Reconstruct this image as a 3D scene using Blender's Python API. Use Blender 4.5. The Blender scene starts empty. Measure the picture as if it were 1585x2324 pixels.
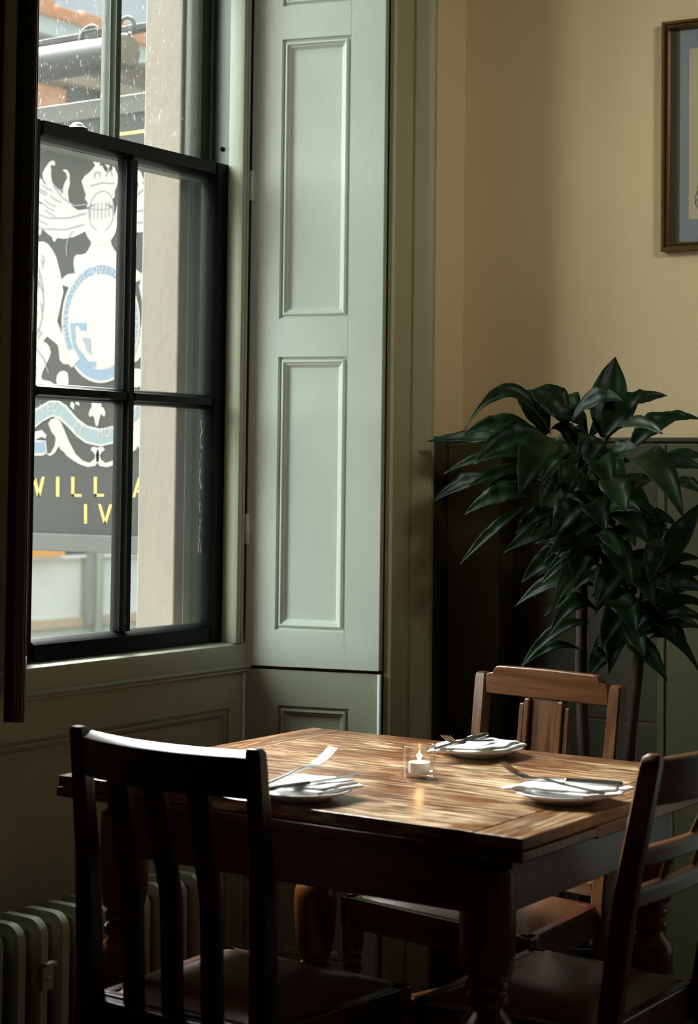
import bpy, bmesh, math, random
from mathutils import Vector, Matrix, noise as mnoise
random.seed(7)
scene = bpy.context.scene
col = scene.collection
PI = math.pi

# ------------------------------------------------------------------ camera
FPX = 4110.4; ROLL = 0.0118; PITCH = 0.0421; CY = 909.76; TH = 0.5936; EYE = 1.31
W_, H_ = 1585, 2324
cam_d = bpy.data.cameras.new('camera'); cam = bpy.data.objects.new('camera', cam_d); col.objects.link(cam)
fwd0 = Vector((math.cos(TH), math.sin(TH), 0)); right0 = Vector((math.sin(TH), -math.cos(TH), 0)); up0 = Vector((0, 0, 1))
fwd = fwd0*math.cos(PITCH) + up0*math.sin(PITCH); upv = up0*math.cos(PITCH) - fwd0*math.sin(PITCH)
ex = right0*math.cos(ROLL) + upv*math.sin(ROLL)
ey = upv*math.cos(ROLL) - right0*math.sin(ROLL)
ez = -fwd
cam.matrix_world = Matrix(((ex.x, ey.x, ez.x, 0), (ex.y, ey.y, ez.y, 0), (ex.z, ey.z, ez.z, EYE), (0, 0, 0, 1)))
cam_d.sensor_fit = 'VERTICAL'; cam_d.sensor_height = 36.0
cam_d.lens = 36.0*FPX/H_
cam_d.shift_y = -(H_/2 - CY)/H_
cam_d.clip_start = 0.05; cam_d.clip_end = 200
cam_d.dof.use_dof = True; cam_d.dof.focus_distance = 3.95; cam_d.dof.aperture_fstop = 5.0
scene.camera = cam

# ------------------------------------------------------------------ light
scene.view_settings.view_transform = 'Standard'; scene.view_settings.look = 'None'
scene.view_settings.exposure = 0.0; scene.view_settings.gamma = 1.0
world = bpy.data.worlds.new('overcast_sky'); scene.world = world; world.use_nodes = True
SKY_LOW, SKY_HIGH = 0.60, 2.6
wn = world.node_tree; wn.nodes.clear()
_tc = wn.nodes.new('ShaderNodeTexCoord'); _sx = wn.nodes.new('ShaderNodeSeparateXYZ')
_mr = wn.nodes.new('ShaderNodeMapRange'); _mr.interpolation_type = 'SMOOTHSTEP'
_mr.inputs['From Min'].default_value = 0.33; _mr.inputs['From Max'].default_value = 0.75
_mr.inputs['To Min'].default_value = SKY_LOW; _mr.inputs['To Max'].default_value = SKY_HIGH
_bg = wn.nodes.new('ShaderNodeBackground'); _bg.inputs['Color'].default_value = (0.86, 0.96, 1.0, 1)
_wo = wn.nodes.new('ShaderNodeOutputWorld')
wn.links.new(_tc.outputs['Generated'], _sx.inputs[0]); wn.links.new(_sx.outputs['Z'], _mr.inputs['Value'])
wn.links.new(_mr.outputs[0], _bg.inputs['Strength']); wn.links.new(_bg.outputs[0], _wo.inputs['Surface'])

def area(name, loc, rot, sx, sy, power=0, portal=False, color=(1, 1, 1)):
    d = bpy.data.lights.new(name, 'AREA'); d.shape = 'RECTANGLE'; d.size = sx; d.size_y = sy; d.energy = power; d.color = color
    if portal: d.cycles.is_portal = True
    o = bpy.data.objects.new(name, d); col.objects.link(o); o.location = loc; o.rotation_euler = rot
    return o
def sun(name, direction, strength, angle, color=(1, 1, 1)):
    d = bpy.data.lights.new(name, 'SUN'); d.energy = strength; d.angle = math.radians(angle); d.color = color
    o = bpy.data.objects.new(name, d); col.objects.link(o)
    o.rotation_euler = Vector(direction).to_track_quat('-Z', 'Y').to_euler()
    return o
# two bright banks of overcast sky over the roofs opposite: light falls into the room through the sash window
sun('bright_cloud_left', (0.62, -0.64, -0.48), 8.2, 52, (0.97, 1.0, 0.99))
sun('bright_cloud_right', (-0.30, -0.80, -0.60), 52.0, 46, (1.0, 0.98, 0.94))
sun('bright_cloud_right_flank', (-0.60, -0.60, -0.72), 30.0, 34, (1.0, 0.99, 0.96))
area('window_portal', (3.2, 3.02, 2.05), (-PI/2, 0, 0), 0.8, 2.4, portal=True)
# added cool side fill in an unseen back wall opening, right of the frame
area('side_fill', (4.24, 0.48, 1.25), (0, PI/2, 0), 1.9, 0.92, 1.9, color=(0.80, 1.0, 0.88))
# added warm fill light, unseen, brightening the cream walls evenly
_wl = area('wall_fill', (2.1, -0.9, 3.1), (0, 0, 0), 0.6, 0.4, 3.3, color=(1.0, 0.94, 0.82))
_wl.rotation_euler = (Vector((4.15, 1.75, 2.15))-Vector((2.1, -0.9, 3.1))).to_track_quat('-Z', 'Y').to_euler(); _wl.data.spread = math.radians(48)

# ------------------------------------------------------------------ materials
MATS = {}
class NT:
    def __init__(s, name):
        s.m = bpy.data.materials.new(name); s.m.use_nodes = True; s.t = s.m.node_tree; s.t.nodes.clear()
        s.out = s.t.nodes.new('ShaderNodeOutputMaterial')
    def n(s, typ, **kw):
        nd = s.t.nodes.new(typ)
        for k, v in kw.items():
            if k in nd.inputs: nd.inputs[k].default_value = v
            else: setattr(nd, k, v)
        return nd
    def l(s, a, b): s.t.links.new(a, b)
    def coords(s, scale=(1, 1, 1), kind='Object'):
        tc = s.n('ShaderNodeTexCoord'); mp = s.n('ShaderNodeMapping'); mp.inputs['Scale'].default_value = scale
        s.l(tc.outputs[kind], mp.inputs['Vector']); return mp.outputs[0]
    def noise(s, vec, scale, detail=4, rough=.55, dist=0):
        nd = s.n('ShaderNodeTexNoise'); nd.inputs['Scale'].default_value = scale; nd.inputs['Detail'].default_value = detail
        nd.inputs['Roughness'].default_value = rough; nd.inputs['Distortion'].default_value = dist
        s.l(vec, nd.inputs['Vector']); return nd.outputs['Fac']
    def ramp(s, fac, stops):
        r = s.n('ShaderNodeValToRGB'); els = r.color_ramp.elements
        while len(els) < len(stops): els.new(.5)
        for e, (p, c) in zip(els, stops): e.position = p; e.color = (*c, 1) if len(c) == 3 else c
        s.l(fac, r.inputs[0]); return r.outputs[0]
    def mix(s, fac, a, b, mode='MIX'):
        m = s.n('ShaderNodeMix'); m.data_type = 'RGBA'; m.blend_type = mode
        for sock, v in ((m.inputs[0], fac), (m.inputs[6], a), (m.inputs[7], b)):
            if hasattr(v, 'is_linked'): s.l(v, sock)
            elif isinstance(v, tuple): sock.default_value = (*v, 1)
            else: sock.default_value = v
        return m.outputs[2]
    def bump(s, h, strength, dist=.002, prev=None):
        b = s.n('ShaderNodeBump'); b.inputs['Strength'].default_value = strength; b.inputs['Distance'].default_value = dist
        s.l(h, b.inputs['Height'])
        if prev is not None: s.l(prev, b.inputs['Normal'])
        return b.outputs[0]
    def bsdf(s, color=None, rough=.5, normal=None, metal=0, spec=.5, **kw):
        b = s.n('ShaderNodeBsdfPrincipled')
        if color is not None:
            if hasattr(color, 'is_linked'): s.l(color, b.inputs['Base Color'])
            else: b.inputs['Base Color'].default_value = (*color, 1)
        if hasattr(rough, 'is_linked'): s.l(rough, b.inputs['Roughness'])
        else: b.inputs['Roughness'].default_value = rough
        b.inputs['Metallic'].default_value = metal; b.inputs['Specular IOR Level'].default_value = spec
        if normal is not None: s.l(normal, b.inputs['Normal'])
        for k, v in kw.items(): b.inputs[k].default_value = v
        s.l(b.outputs[0], s.out.inputs[0]); return b

def paint(name, color, rough=.4, tex=.5, fine=220, coarse=18, vary=.12, spec=.5):
    if name in MATS: return MATS[name]
    t = NT(name); v = t.coords()
    v2 = t.coords((1, 1, .25))
    n1 = t.noise(v2, fine, 3); n2 = t.noise(v, coarse, 5); n3 = t.noise(v, 3, 4)
    c = t.mix(n3, tuple(x*(1-vary) for x in color), tuple(min(1, x*(1+vary)) for x in color))
    nb = t.bump(n1, tex*.5, .0008); nb = t.bump(n2, tex*.6, .004, nb)
    t.bsdf(c, rough, nb, spec=spec); MATS[name] = t.m; return t.m

def wood(name, dark, mid, light, axis='Z', rough=.35, scale=1.0, bumpy=.12, coat=0.0, spec=.5):
    key = name+'_'+axis
    if key in MATS: return MATS[key]
    t = NT(key); s = 26.0*scale; g = 1.6*scale
    sc = {'X': (g, s, s), 'Y': (s, g, s), 'Z': (s, s, g)}[axis]
    v = t.coords(sc); v4 = t.coords(tuple(q*4 for q in sc)); vl = t.coords((2, 2, 2))
    n1 = t.noise(v, 1.0, 5, .6, 1.2); n2 = t.noise(v4, 1.4, 3, .5); n3 = t.noise(vl, 2.0, 3)
    mul = t.n('ShaderNodeMath', operation='MULTIPLY'); t.l(n2, mul.inputs[0]); mul.inputs[1].default_value = .35
    ad = t.n('ShaderNodeMath', operation='ADD'); t.l(n1, ad.inputs[0]); t.l(mul.outputs[0], ad.inputs[1])
    c = t.ramp(ad.outputs[0], [(.50, dark), (.66, mid), (.82, light)])
    c = t.mix(n3, c, tuple(x*.6 for x in mid)); 
    rr = t.n('ShaderNodeMapRange'); rr.inputs['To Min'].default_value = rough*.75; rr.inputs['To Max'].default_value = min(1, rough*1.35); t.l(n1, rr.inputs[0])
    t.bsdf(c, rr.outputs[0], t.bump(ad.outputs[0], bumpy, .002), spec=spec, **({'Coat Weight': coat, 'Coat Roughness': .25} if coat else {}))
    MATS[key] = t.m; return t.m

def plain(name, color, rough=.5, metal=0, bump=0, bscale=60, spec=.5, **kw):
    if name in MATS: return MATS[name]
    t = NT(name); v = t.coords(); n = t.noise(v, bscale, 4); n2 = t.noise(v, 4, 3)
    c = t.mix(n2, tuple(x*.88 for x in color), tuple(min(1, x*1.1) for x in color))
    t.bsdf(c, rough, t.bump(n, bump, .003) if bump else None, metal, spec, **kw); MATS[name] = t.m; return t.m

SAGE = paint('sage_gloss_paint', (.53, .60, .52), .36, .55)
SAGE_D = paint('sage_paint_dimmed', (.36, .36, .215), .42, .35)  # shutter sage again, dim warm light mixed into the colour
SAGE_A = paint('sage_paint_shaded', (.33, .36, .265), .40, .5)  # darker sage copy: light falloff under the window put into the colour
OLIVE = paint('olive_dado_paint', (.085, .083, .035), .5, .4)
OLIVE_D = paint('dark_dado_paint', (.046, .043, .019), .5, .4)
BLACKP = paint('black_gloss_paint', (.003, .0045, .004), .34, .45, vary=.3, spec=.12)
GREENP = paint('dark_green_gloss_paint', (.035, .052, .034), .36, .6)
TAN = paint('cream_wall_emulsion', (.66, .53, .31), .85, .25, fine=300, coarse=60, vary=.05, spec=.15)
STONE = paint('painted_masonry', (.185, .165, .138), .85, .9, fine=90, coarse=40, vary=.06, spec=.2)
GREYP = paint('grey_lining_paint', (.22, .24, .23), .5, .5, vary=.25)
CEIL = paint('ceiling_emulsion', (.16, .13, .09), .9, .2, spec=.1)
DARKWALL = paint('dark_panelled_wall', (.045, .032, .02), .7, .2, spec=.2)

def chairwood(ax): return wood('oak_chair', (.050, .014, .004), (.185, .068, .018), (.33, .145, .045), ax, .32, 1.0, .2, .25)
def darkwood(ax): return wood('dark_shaded_oak', (.012, .003, .0015), (.036, .009, .0035), (.07, .02, .007), ax, .33, 1.0, .15, .3)  # darker copy of the chair oak; shade on the near chair painted in
def redwood(ax): return wood('red_mahogany_stain', (.022, .004, .002), (.085, .014, .006), (.15, .030, .010), ax, .28, 1.0, .10, .4)
def legwood(ax): return wood('honey_turned_oak', (.065, .012, .003), (.17, .042, .009), (.34, .13, .03), ax, .28, 1.1, .15, .3)
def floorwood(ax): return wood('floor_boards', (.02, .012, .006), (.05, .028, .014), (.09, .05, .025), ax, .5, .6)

def make_top(name, axis, wear_gain):
    t = NT(name); s = 42.0; g = 3.2
    sc = {'X': (g, s, s), 'Y': (s, g, s)}[axis]
    v = t.coords(sc); vf = t.coords(tuple(q*3.0 for q in sc)); vb = t.coords((1, 1, 1))
    n1 = t.noise(v, 1.0, 5, .6, .8); n2 = t.noise(vf, 1.0, 5, .65, .4); n3 = t.noise(vb, 6.5, 4, .6)
    base = t.ramp(n1, [(.32, (.055, .016, .004)), (.52, (.125, .043, .011)), (.74, (.23, .095, .027))])
    # wear grows towards the open front corner of the table
    sx = t.n('ShaderNodeSeparateXYZ'); t.l(vb, sx.inputs[0])
    gx = t.n('ShaderNodeMapRange'); gx.inputs['From Min'].default_value = 2.45; gx.inputs['From Max'].default_value = 1.35; gx.inputs['To Min'].default_value = -.035; gx.inputs['To Max'].default_value = .05; t.l(sx.outputs['Y'], gx.inputs[0])
    hb = t.n('ShaderNodeMath', operation='MULTIPLY_ADD'); t.l(n3, hb.inputs[0]); hb.inputs[1].default_value = .6; hb.inputs[2].default_value = .4
    a = t.n('ShaderNodeMath', operation='MULTIPLY'); t.l(n2, a.inputs[0]); t.l(hb.outputs[0], a.inputs[1])
    a2 = t.n('ShaderNodeMath', operation='ADD'); t.l(a.outputs[0], a2.inputs[0]); t.l(gx.outputs[0], a2.inputs[1])
    w = t.n('ShaderNodeMapRange'); w.inputs['From Min'].default_value = .345; w.inputs['From Max'].default_value = .50
    w.inputs['To Max'].default_value = wear_gain; t.l(a2.outputs[0], w.inputs[0])
    c = t.mix(w.outputs[0], base, (.60, .46, .27))
    r = t.n('ShaderNodeMapRange'); r.inputs['To Min'].default_value = .28; r.inputs['To Max'].default_value = .60; t.l(w.outputs[0], r.inputs[0])
    t.bsdf(c, r.outputs[0], t.bump(n2, .2, .0015), spec=.5); return t.m
TOP_MAIN = make_top('worn_varnished_top_main', 'Y', .8)
TOP_END = make_top('worn_varnished_top_end', 'X', .45)
TOP_RIM = make_top('worn_varnished_top_rim', 'Y', .22)
LEATHER = plain('brown_leather', (.15, .062, .024), .34, 0, .25, 160, spec=.6, **{'Coat Weight': .6, 'Coat Roughness': .22})
CHINA = plain('white_china', (.86, .86, .83), .18)
NAPKIN = plain('white_napkin', (.88, .88, .88), .8, 0, .15, 250, spec=.1)
STEEL = plain('polished_cutlery_steel', (.62, .62, .63), .22, 1.0)
RADP = paint('radiator_sage_enamel', (.30, .34, .26), .28, .5)
BRONZE = plain('bronze_gilt_frame', (.16, .095, .03), .35, .7, .2, 90)
IRON = plain('black_iron', (.020, .022, .023), .6, 0, .2, 60, spec=.12)
BRASS = plain('aged_brass', (.22, .16, .07), .35, .9)
WAX = plain('white_wax', (.9, .88, .82), .5)
ALU = plain('tealight_cup', (.75, .75, .75), .35, .3)
def mk_leaf():
    t = NT('glossy_dracaena_leaf'); v = t.coords((1, 1, 1)); n = t.noise(v, 14, 3)
    c = t.ramp(n, [(.3, (.005, .016, .004)), (.6, (.010, .034, .008)), (.85, (.022, .060, .012))])
    b = t.bsdf(c, .42, t.bump(t.noise(v, 90, 2), .15, .001), spec=.25)
    tl = t.n('ShaderNodeBsdfTranslucent'); tl.inputs[0].default_value = (.10, .26, .04, 1)
    m = t.n('ShaderNodeMixShader'); m.inputs[0].default_value = .16; t.l(b.outputs[0], m.inputs[1]); t.l(tl.outputs[0], m.inputs[2]); t.l(m.outputs[0], t.out.inputs[0])
    return t.m
LEAF = mk_leaf()
TRUNK = plain('plant_cane_bark', (.055, .038, .022), .8, 0, .5, 60)
POT = plain('dark_glazed_pot', (.03, .03, .028), .3)
SOIL = plain('potting_soil', (.02, .014, .01), .95, 0, .8, 80)

def schlick(t, f0):
    lw = t.n('ShaderNodeLayerWeight'); lw.inputs['Blend'].default_value = .5
    p = t.n('ShaderNodeMath', operation='POWER'); t.l(lw.outputs['Facing'], p.inputs[0]); p.inputs[1].default_value = 5
    m = t.n('ShaderNodeMapRange'); m.inputs['To Min'].default_value = f0; m.inputs['To Max'].default_value = 1; t.l(p.outputs[0], m.inputs[0]); return m.outputs[0]
def mk_pane(name, dirt, streak, haze):
    t = NT(name); v = t.coords((1, 1, streak)); v2 = t.coords((1, 1, 1))
    n1 = t.noise(v, 190, 2, .5); n2 = t.noise(v2, 5, 3)
    mr = t.n('ShaderNodeMapRange'); mr.inputs['From Min'].default_value = .66; mr.inputs['From Max'].default_value = .74; mr.inputs['To Max'].default_value = dirt
    t.l(n1, mr.inputs[0])
    hz = t.n('ShaderNodeMapRange'); hz.inputs['To Min'].default_value = haze*.3; hz.inputs['To Max'].default_value = haze*1.6; t.l(n2, hz.inputs[0])
    ad = t.n('ShaderNodeMath', operation='ADD', use_clamp=True); t.l(mr.outputs[0], ad.inputs[0]); t.l(hz.outputs[0], ad.inputs[1])
    tr = t.n('ShaderNodeBsdfTransparent'); tr.inputs[0].default_value = (.96, .985, .975, 1)
    gl = t.n('ShaderNodeBsdfGlossy'); gl.inputs['Roughness'].default_value = .03
    df = t.n('ShaderNodeBsdfTranslucent'); df.inputs[0].default_value = (.75, .8, .8, 1)
    m1 = t.n('ShaderNodeMixShader'); t.l(schlick(t, .015), m1.inputs[0]); t.l(tr.outputs[0], m1.inputs[1]); t.l(gl.outputs[0], m1.inputs[2])
    m2 = t.n('ShaderNodeMixShader'); t.l(ad.outputs[0], m2.inputs[0]); t.l(m1.outputs[0], m2.inputs[1]); t.l(df.outputs[0], m2.inputs[2])
    t.l(m2.outputs[0], t.out.inputs[0]); return t.m
PANE_DIRTY = mk_pane('dusty_window_glass', .06, .35, .004)
PANE = mk_pane('window_glass', .004, 1.0, .002)
def mk_picglass(name, f0):
    t = NT(name); tr = t.n('ShaderNodeBsdfTransparent'); gl = t.n('ShaderNodeBsdfGlossy'); gl.inputs['Roughness'].default_value = .015
    m = t.n('ShaderNodeMixShader'); t.l(schlick(t, f0), m.inputs[0]); t.l(tr.outputs[0], m.inputs[1]); t.l(gl.outputs[0], m.inputs[2]); t.l(m.outputs[0], t.out.inputs[0]); return t.m
PICGLASS = mk_picglass("picture_glass", .07); TUMBLER = mk_picglass("tumbler_glass", .08)
def mk_flame():
    t = NT('candle_flame'); e = t.n('ShaderNodeEmission'); e.inputs[0].default_value = (1, .62, .22, 1); e.inputs[1].default_value = 14; t.l(e.outputs[0], t.out.inputs[0]); return t.m
FLAME = mk_flame()

# ------------------------------------------------------------------ geometry helpers
class MB:
    def __init__(s): s.bm = bmesh.new()
    def box(s, x0, x1, y0, y1, z0, z1, M=None):
        vs = [Vector((x, y, z)) for x in (x0, x1) for y in (y0, y1) for z in (z0, z1)]
        if M is not None: vs = [M @ v for v in vs]
        b = [s.bm.verts.new(v) for v in vs]
        for f in ((0, 1, 3, 2), (4, 6, 7, 5), (0, 4, 5, 1), (2, 3, 7, 6), (0, 2, 6, 4), (1, 5, 7, 3)): s.bm.faces.new([b[i] for i in f])
        return s
    def prism(s, pts, z0, z1, M=None, cap=True):
        """pts plan polygon (x,y) extruded along z"""
        lo = [Vector((x, y, z0)) for x, y in pts]; hi = [Vector((x, y, z1)) for x, y in pts]
        if M is not None: lo = [M @ v for v in lo]; hi = [M @ v for v in hi]
        a = [s.bm.verts.new(v) for v in lo]; b = [s.bm.verts.new(v) for v in hi]; n = len(pts)
        for i in range(n): s.bm.faces.new((a[i], a[(i+1) % n], b[(i+1) % n], b[i]))
        if cap: s.bm.faces.new(a[::-1]); s.bm.faces.new(b)
        return s
    def loft(s, rings, cap=True, close=True):
        R = [[s.bm.verts.new(Vector(p)) for p in r] for r in rings]; n = len(R[0])
        for i in range(len(R)-1):
            for j in range(n if close else n-1): s.bm.faces.new((R[i][j], R[i][(j+1) % n], R[i+1][(j+1) % n], R[i+1][j]))
        if cap and close: s.bm.faces.new(R[0][::-1]); s.bm.faces.new(R[-1])
        return s
    def lathe(s, prof, seg=40, c=(0, 0, 0), cap=True):
        rings = [[(c[0]+r*math.cos(2*PI*k/seg), c[1]+r*math.sin(2*PI*k/seg), c[2]+z) for k in range(seg)] for r, z in prof]
        return s.loft(rings, cap)
    def tube(s, pts, rad, seg=8, cap=True):
        pts = [Vector(p) for p in pts]; rings = []
        for i, p in enumerate(pts):
            d = (pts[min(i+1, len(pts)-1)] - pts[max(i-1, 0)]).normalized()
            a = d.cross(Vector((0, 0, 1)));  a = a if a.length > .05 else d.cross(Vector((1, 0, 0))); a.normalize(); b = d.cross(a)
            r = rad[i] if isinstance(rad, (list, tuple)) else rad
            rings.append([p + a*r*math.cos(2*PI*k/seg) + b*r*math.sin(2*PI*k/seg) for k in range(seg)])
        return s.loft(rings, cap)
    def sphere(s, c, r, sz=(1, 1, 1)):
        M = Matrix.Translation(c) @ Matrix.Diagonal((*[r*q for q in sz], 1))
        bmesh.ops.create_icosphere(s.bm, subdivisions=3, radius=1, matrix=M); return s
    def face(s, pts): s.bm.faces.new([s.bm.verts.new(Vector(p)) for p in pts]); return s
    def build(s, name, mat, parent=None, bevel=0, smooth=False, loc=None, tri=False, seg=2):
        bmesh.ops.recalc_face_normals(s.bm, faces=s.bm.faces)
        if tri: bmesh.ops.triangulate(s.bm, faces=s.bm.faces)
        me = bpy.data.meshes.new(name); s.bm.to_mesh(me); s.bm.free()
        o = bpy.data.objects.new(name, me); col.objects.link(o); me.materials.append(mat)
        if parent is not None: o.parent = parent
        if loc is not None: o.location = loc
        if bevel:
            m = o.modifiers.new('bevel', 'BEVEL'); m.width = bevel; m.segments = seg; m.limit_method = 'ANGLE'; m.angle_limit = math.radians(35)
        if smooth:
            for p in me.polygons: p.use_smooth = True
            if smooth != 'all':
                me.set_sharp_from_angle(angle=math.radians(38))
        return o
def tag(o, label=None, cat=None, group=None, kind=None):
    if label: o['label'] = label
    if cat: o['category'] = cat
    if group: o['group'] = group
    if kind: o['kind'] = kind
    return o
def empty(name, loc=(0, 0, 0), rz=0):
    o = bpy.data.objects.new(name, None); col.objects.link(o); o.location = loc; o.rotation_euler = (0, 0, rz); o.empty_display_size = .05; return o
def structure(o, label, cat): return tag(o, label, cat, kind='structure')
def copy_tree(o, parent=None):
    c = o.copy(); col.objects.link(c); c.parent = parent
    for ch in list(o.children): copy_tree(ch, c)
    return c

MOULD = [(0, 0), (.0015, -.007), (.007, -.008), (.009, -.0015), (.0135, -.001), (.016, -.006), (.019, -.006), (.026, -.014)]
def panel_board(b, M, W, H, panels, thick, prof=MOULD):
    """board in local (u right, v up, w out of the face); panels = (u0,u1,v0,v1) stacked in v, all of the same u range"""
    P = lambda u, v, w: M @ Vector((u, v, w))
    q = lambda a: b.face([P(*p) for p in a])
    panels = sorted(panels, key=lambda p: p[2]); u0, u1 = panels[0][0], panels[0][1]
    q([(0, 0, 0), (u0, 0, 0), (u0, H, 0), (0, H, 0)]); q([(u1, 0, 0), (W, 0, 0), (W, H, 0), (u1, H, 0)])
    v = 0
    for p in panels: q([(u0, v, 0), (u1, v, 0), (u1, p[2], 0), (u0, p[2], 0)]); v = p[3]
    q([(u0, v, 0), (u1, v, 0), (u1, H, 0), (u0, H, 0)])
    for (a0, a1, c0, c1) in panels:
        for i in range(len(prof)-1):
            (d0, w0), (d1, w1) = prof[i], prof[i+1]
            A = [(a0+d0, c0+d0, w0), (a1-d0, c0+d0, w0), (a1-d0, c1-d0, w0), (a0+d0, c1-d0, w0)]
            B = [(a0+d1, c0+d1, w1), (a1-d1, c0+d1, w1), (a1-d1, c1-d1, w1), (a0+d1, c1-d1, w1)]
            for k in range(4): q([A[k], A[(k+1) % 4], B[(k+1) % 4], B[k]])
        d, w = prof[-1]; q([(a0+d, c0+d, w), (a1-d, c0+d, w), (a1-d, c1-d, w), (a0+d, c1-d, w)])
    q([(0, 0, 0), (0, H, 0), (0, H, -thick), (0, 0, -thick)]); q([(W, 0, 0), (W, 0, -thick), (W, H, -thick), (W, H, 0)])
    q([(0, 0, 0), (0, 0, -thick), (W, 0, -thick), (W, 0, 0)]); q([(0, H, 0), (W, H, 0), (W, H, -thick), (0, H, -thick)])
    q([(0, 0, -thick), (0, H, -thick), (W, H, -thick), (W, 0, -thick)])
    bmesh.ops.remove_doubles(b.bm, verts=b.bm.verts, dist=1e-5)
def frame(origin, u, v, w): return Matrix(((u[0], v[0], w[0], origin[0]), (u[1], v[1], w[1], origin[1]), (u[2], v[2], w[2], origin[2]), (0, 0, 0, 1)))

# ================================================================== ROOM SHELL
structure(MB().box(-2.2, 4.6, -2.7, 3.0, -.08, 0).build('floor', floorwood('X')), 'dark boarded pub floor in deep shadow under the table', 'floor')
structure(MB().box(-2.2, 4.6, -2.7, 3.0, 3.5, 3.6).build('ceiling', CEIL), 'plain ceiling above the frame', 'ceiling')
# window wall: masonry left and right of the recess, below and above the window
b = MB()
b.prism([(3.66, 2.885), (3.66, 2.72), (3.755, 2.41), (3.755, 2.395), (4.6, 2.395), (4.6, 3.005), (3.66, 3.005)], -.5, 3.5)
b.box(-2.2, 2.2, 2.395, 3.005, -.5, 3.5); b.box(2.2, 2.74, 2.76, 3.005, -.5, 3.5)
b.box(2.74, 3.66, 2.775, 3.005, -.5, .88); b.box(2.74, 3.66, 2.74, 3.005, 3.24, 3.5); b.box(2.2, 3.755, 2.395, 2.74, 3.3, 3.5)
structure(b.build('wall_window', TAN), 'cream plastered wall holding the tall sash window', 'wall')
K = .0645
b = MB()
wbx = lambda y: 4.078+K*(2.395-y)
for y0, y1, z0, z1 in ((2.395, .96, -.5, 3.5), (.96, 0, 2.22, 3.5), (0, -2.705, -.5, 3.5)): b.prism([(wbx(y0), y0), (wbx(y1), y1), (4.7, y1), (4.7, y0)], z0, z1)
b.box(4.078, 4.7, 2.395, 3.0, -.5, 3.5); b.box(4.62, 4.7, 0, .96, -.5, 2.22)  # added slab closes the opening behind the side fill light
structure(b.build('wall_back', TAN), 'cream wall behind the plant and the framed picture', 'wall')
b = MB(); b.box(-2.2, 4.7, -2.7, -2.5, -.1, 3.5)
structure(b.build('wall_right', DARKWALL), 'wall across the room, outside the frame', 'wall')
structure(MB().box(-2.4, -2.2, -2.7, 3.0, -.1, 3.5).build('wall_behind', DARKWALL), 'wall behind the viewer, outside the frame', 'wall')
# architrave beside the shutter
arch = [(3.722, 2.40), (3.722, 2.386), (3.725, 2.382), (3.800, 2.382), (3.802, 2.389), (3.806, 2.389), (3.808, 2.378), (3.820, 2.374), (3.838, 2.370), (3.850, 2.360), (3.858, 2.354), (3.866, 2.356), (3.870, 2.366), (3.874, 2.367), (3.876, 2.362), (3.884, 2.362), (3.888, 2.366), (3.888, 2.40)]
structure(MB().prism(arch, 0, 3.4).build('trim_1', SAGE_D, smooth=True), 'tall moulded sage architrave right of the pale shutter', 'architrave')
# dado: boards in the corner and along the back wall
dado = empty('trim_2'); structure(dado, 'dark olive boarded dado below the cream wall', 'dado')
zs = [0, .42, .72, .997, 1.092, 1.307, 1.405]
b = MB()
for i in range(len(zs)-1): b.box(3.889, 4.07, 2.384, 2.394, zs[i]+.002, zs[i+1]-.002)
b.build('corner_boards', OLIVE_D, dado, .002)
def bw(y, off): return 4.078 + K*(2.395-y) - off
b = MB()
for i in range(len(zs)-1):
    b.prism([(bw(2.384, .011), 2.384), (bw(1.0, .011), 1.0), (bw(1.0, .001), 1.0), (bw(2.384, .001), 2.384)], zs[i]+.002, zs[i+1]-.002)
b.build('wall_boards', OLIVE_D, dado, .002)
b = MB(); b.box(3.889, 4.066, 2.378, 2.394, 1.405, 1.416)
b.prism([(bw(2.378, .017), 2.378), (bw(1.0, .017), 1.0), (bw(1.0, .001), 1.0), (bw(2.378, .001), 2.378)], 1.405, 1.416)
b.build('dado_cap', OLIVE_D, dado, .002)
b = MB(); b.prism([(bw(1.848, .022), 1.848), (bw(1.0, .022), 1.0), (bw(1.0, .012), 1.0), (bw(1.848, .012), 1.848)], 0, 1.40)
b.prism([(bw(1.835, .026), 1.835), (bw(1.828, .026), 1.828), (bw(1.828, .020), 1.828), (bw(1.835, .020), 1.835)], 0, 1.40)
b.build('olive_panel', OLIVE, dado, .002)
structure(MB().box(3.985, 4.068, 2.232, 2.383, 0, 1.40).build('trim_3', OLIVE, bevel=.004), 'plain olive boxing standing in the dado corner', 'boxing')

# ---- panelled apron under the window and splayed panel under the shutter
apron = empty('trim_4'); structure(apron, 'sage green panelled apron under the window sill', 'panelling')
Y0 = 2.742
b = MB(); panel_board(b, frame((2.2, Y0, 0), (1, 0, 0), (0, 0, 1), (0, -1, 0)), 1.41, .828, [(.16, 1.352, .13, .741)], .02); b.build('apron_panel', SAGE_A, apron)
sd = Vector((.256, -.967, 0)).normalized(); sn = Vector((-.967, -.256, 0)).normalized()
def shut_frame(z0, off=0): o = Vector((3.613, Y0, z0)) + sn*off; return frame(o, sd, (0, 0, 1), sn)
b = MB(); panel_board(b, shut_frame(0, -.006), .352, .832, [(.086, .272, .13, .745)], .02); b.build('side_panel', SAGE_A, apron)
b = MB(); b.tube([(3.606, Y0-.002, 0), (3.606, Y0-.002, .83)], .006, 8); b.build('corner_bead', SAGE, apron, smooth='all')
b = MB(); e = shut_frame(0) @ Vector((.352, 0, -.004)); b.tube([e, e+Vector((0, 0, .832))], .005, 8); b.build('edge_bead', SAGE, apron, smooth='all')
sill = MB(); prof = [(2.742, .826), (2.732, .824), (2.727, .828), (2.728, .832), (2.724, .834), (2.721, .839), (2.726, .843), (2.735, .846), (2.735, .886), (2.738, .893), (2.745, .896), (2.79, .899), (2.79, .826)]
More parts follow.
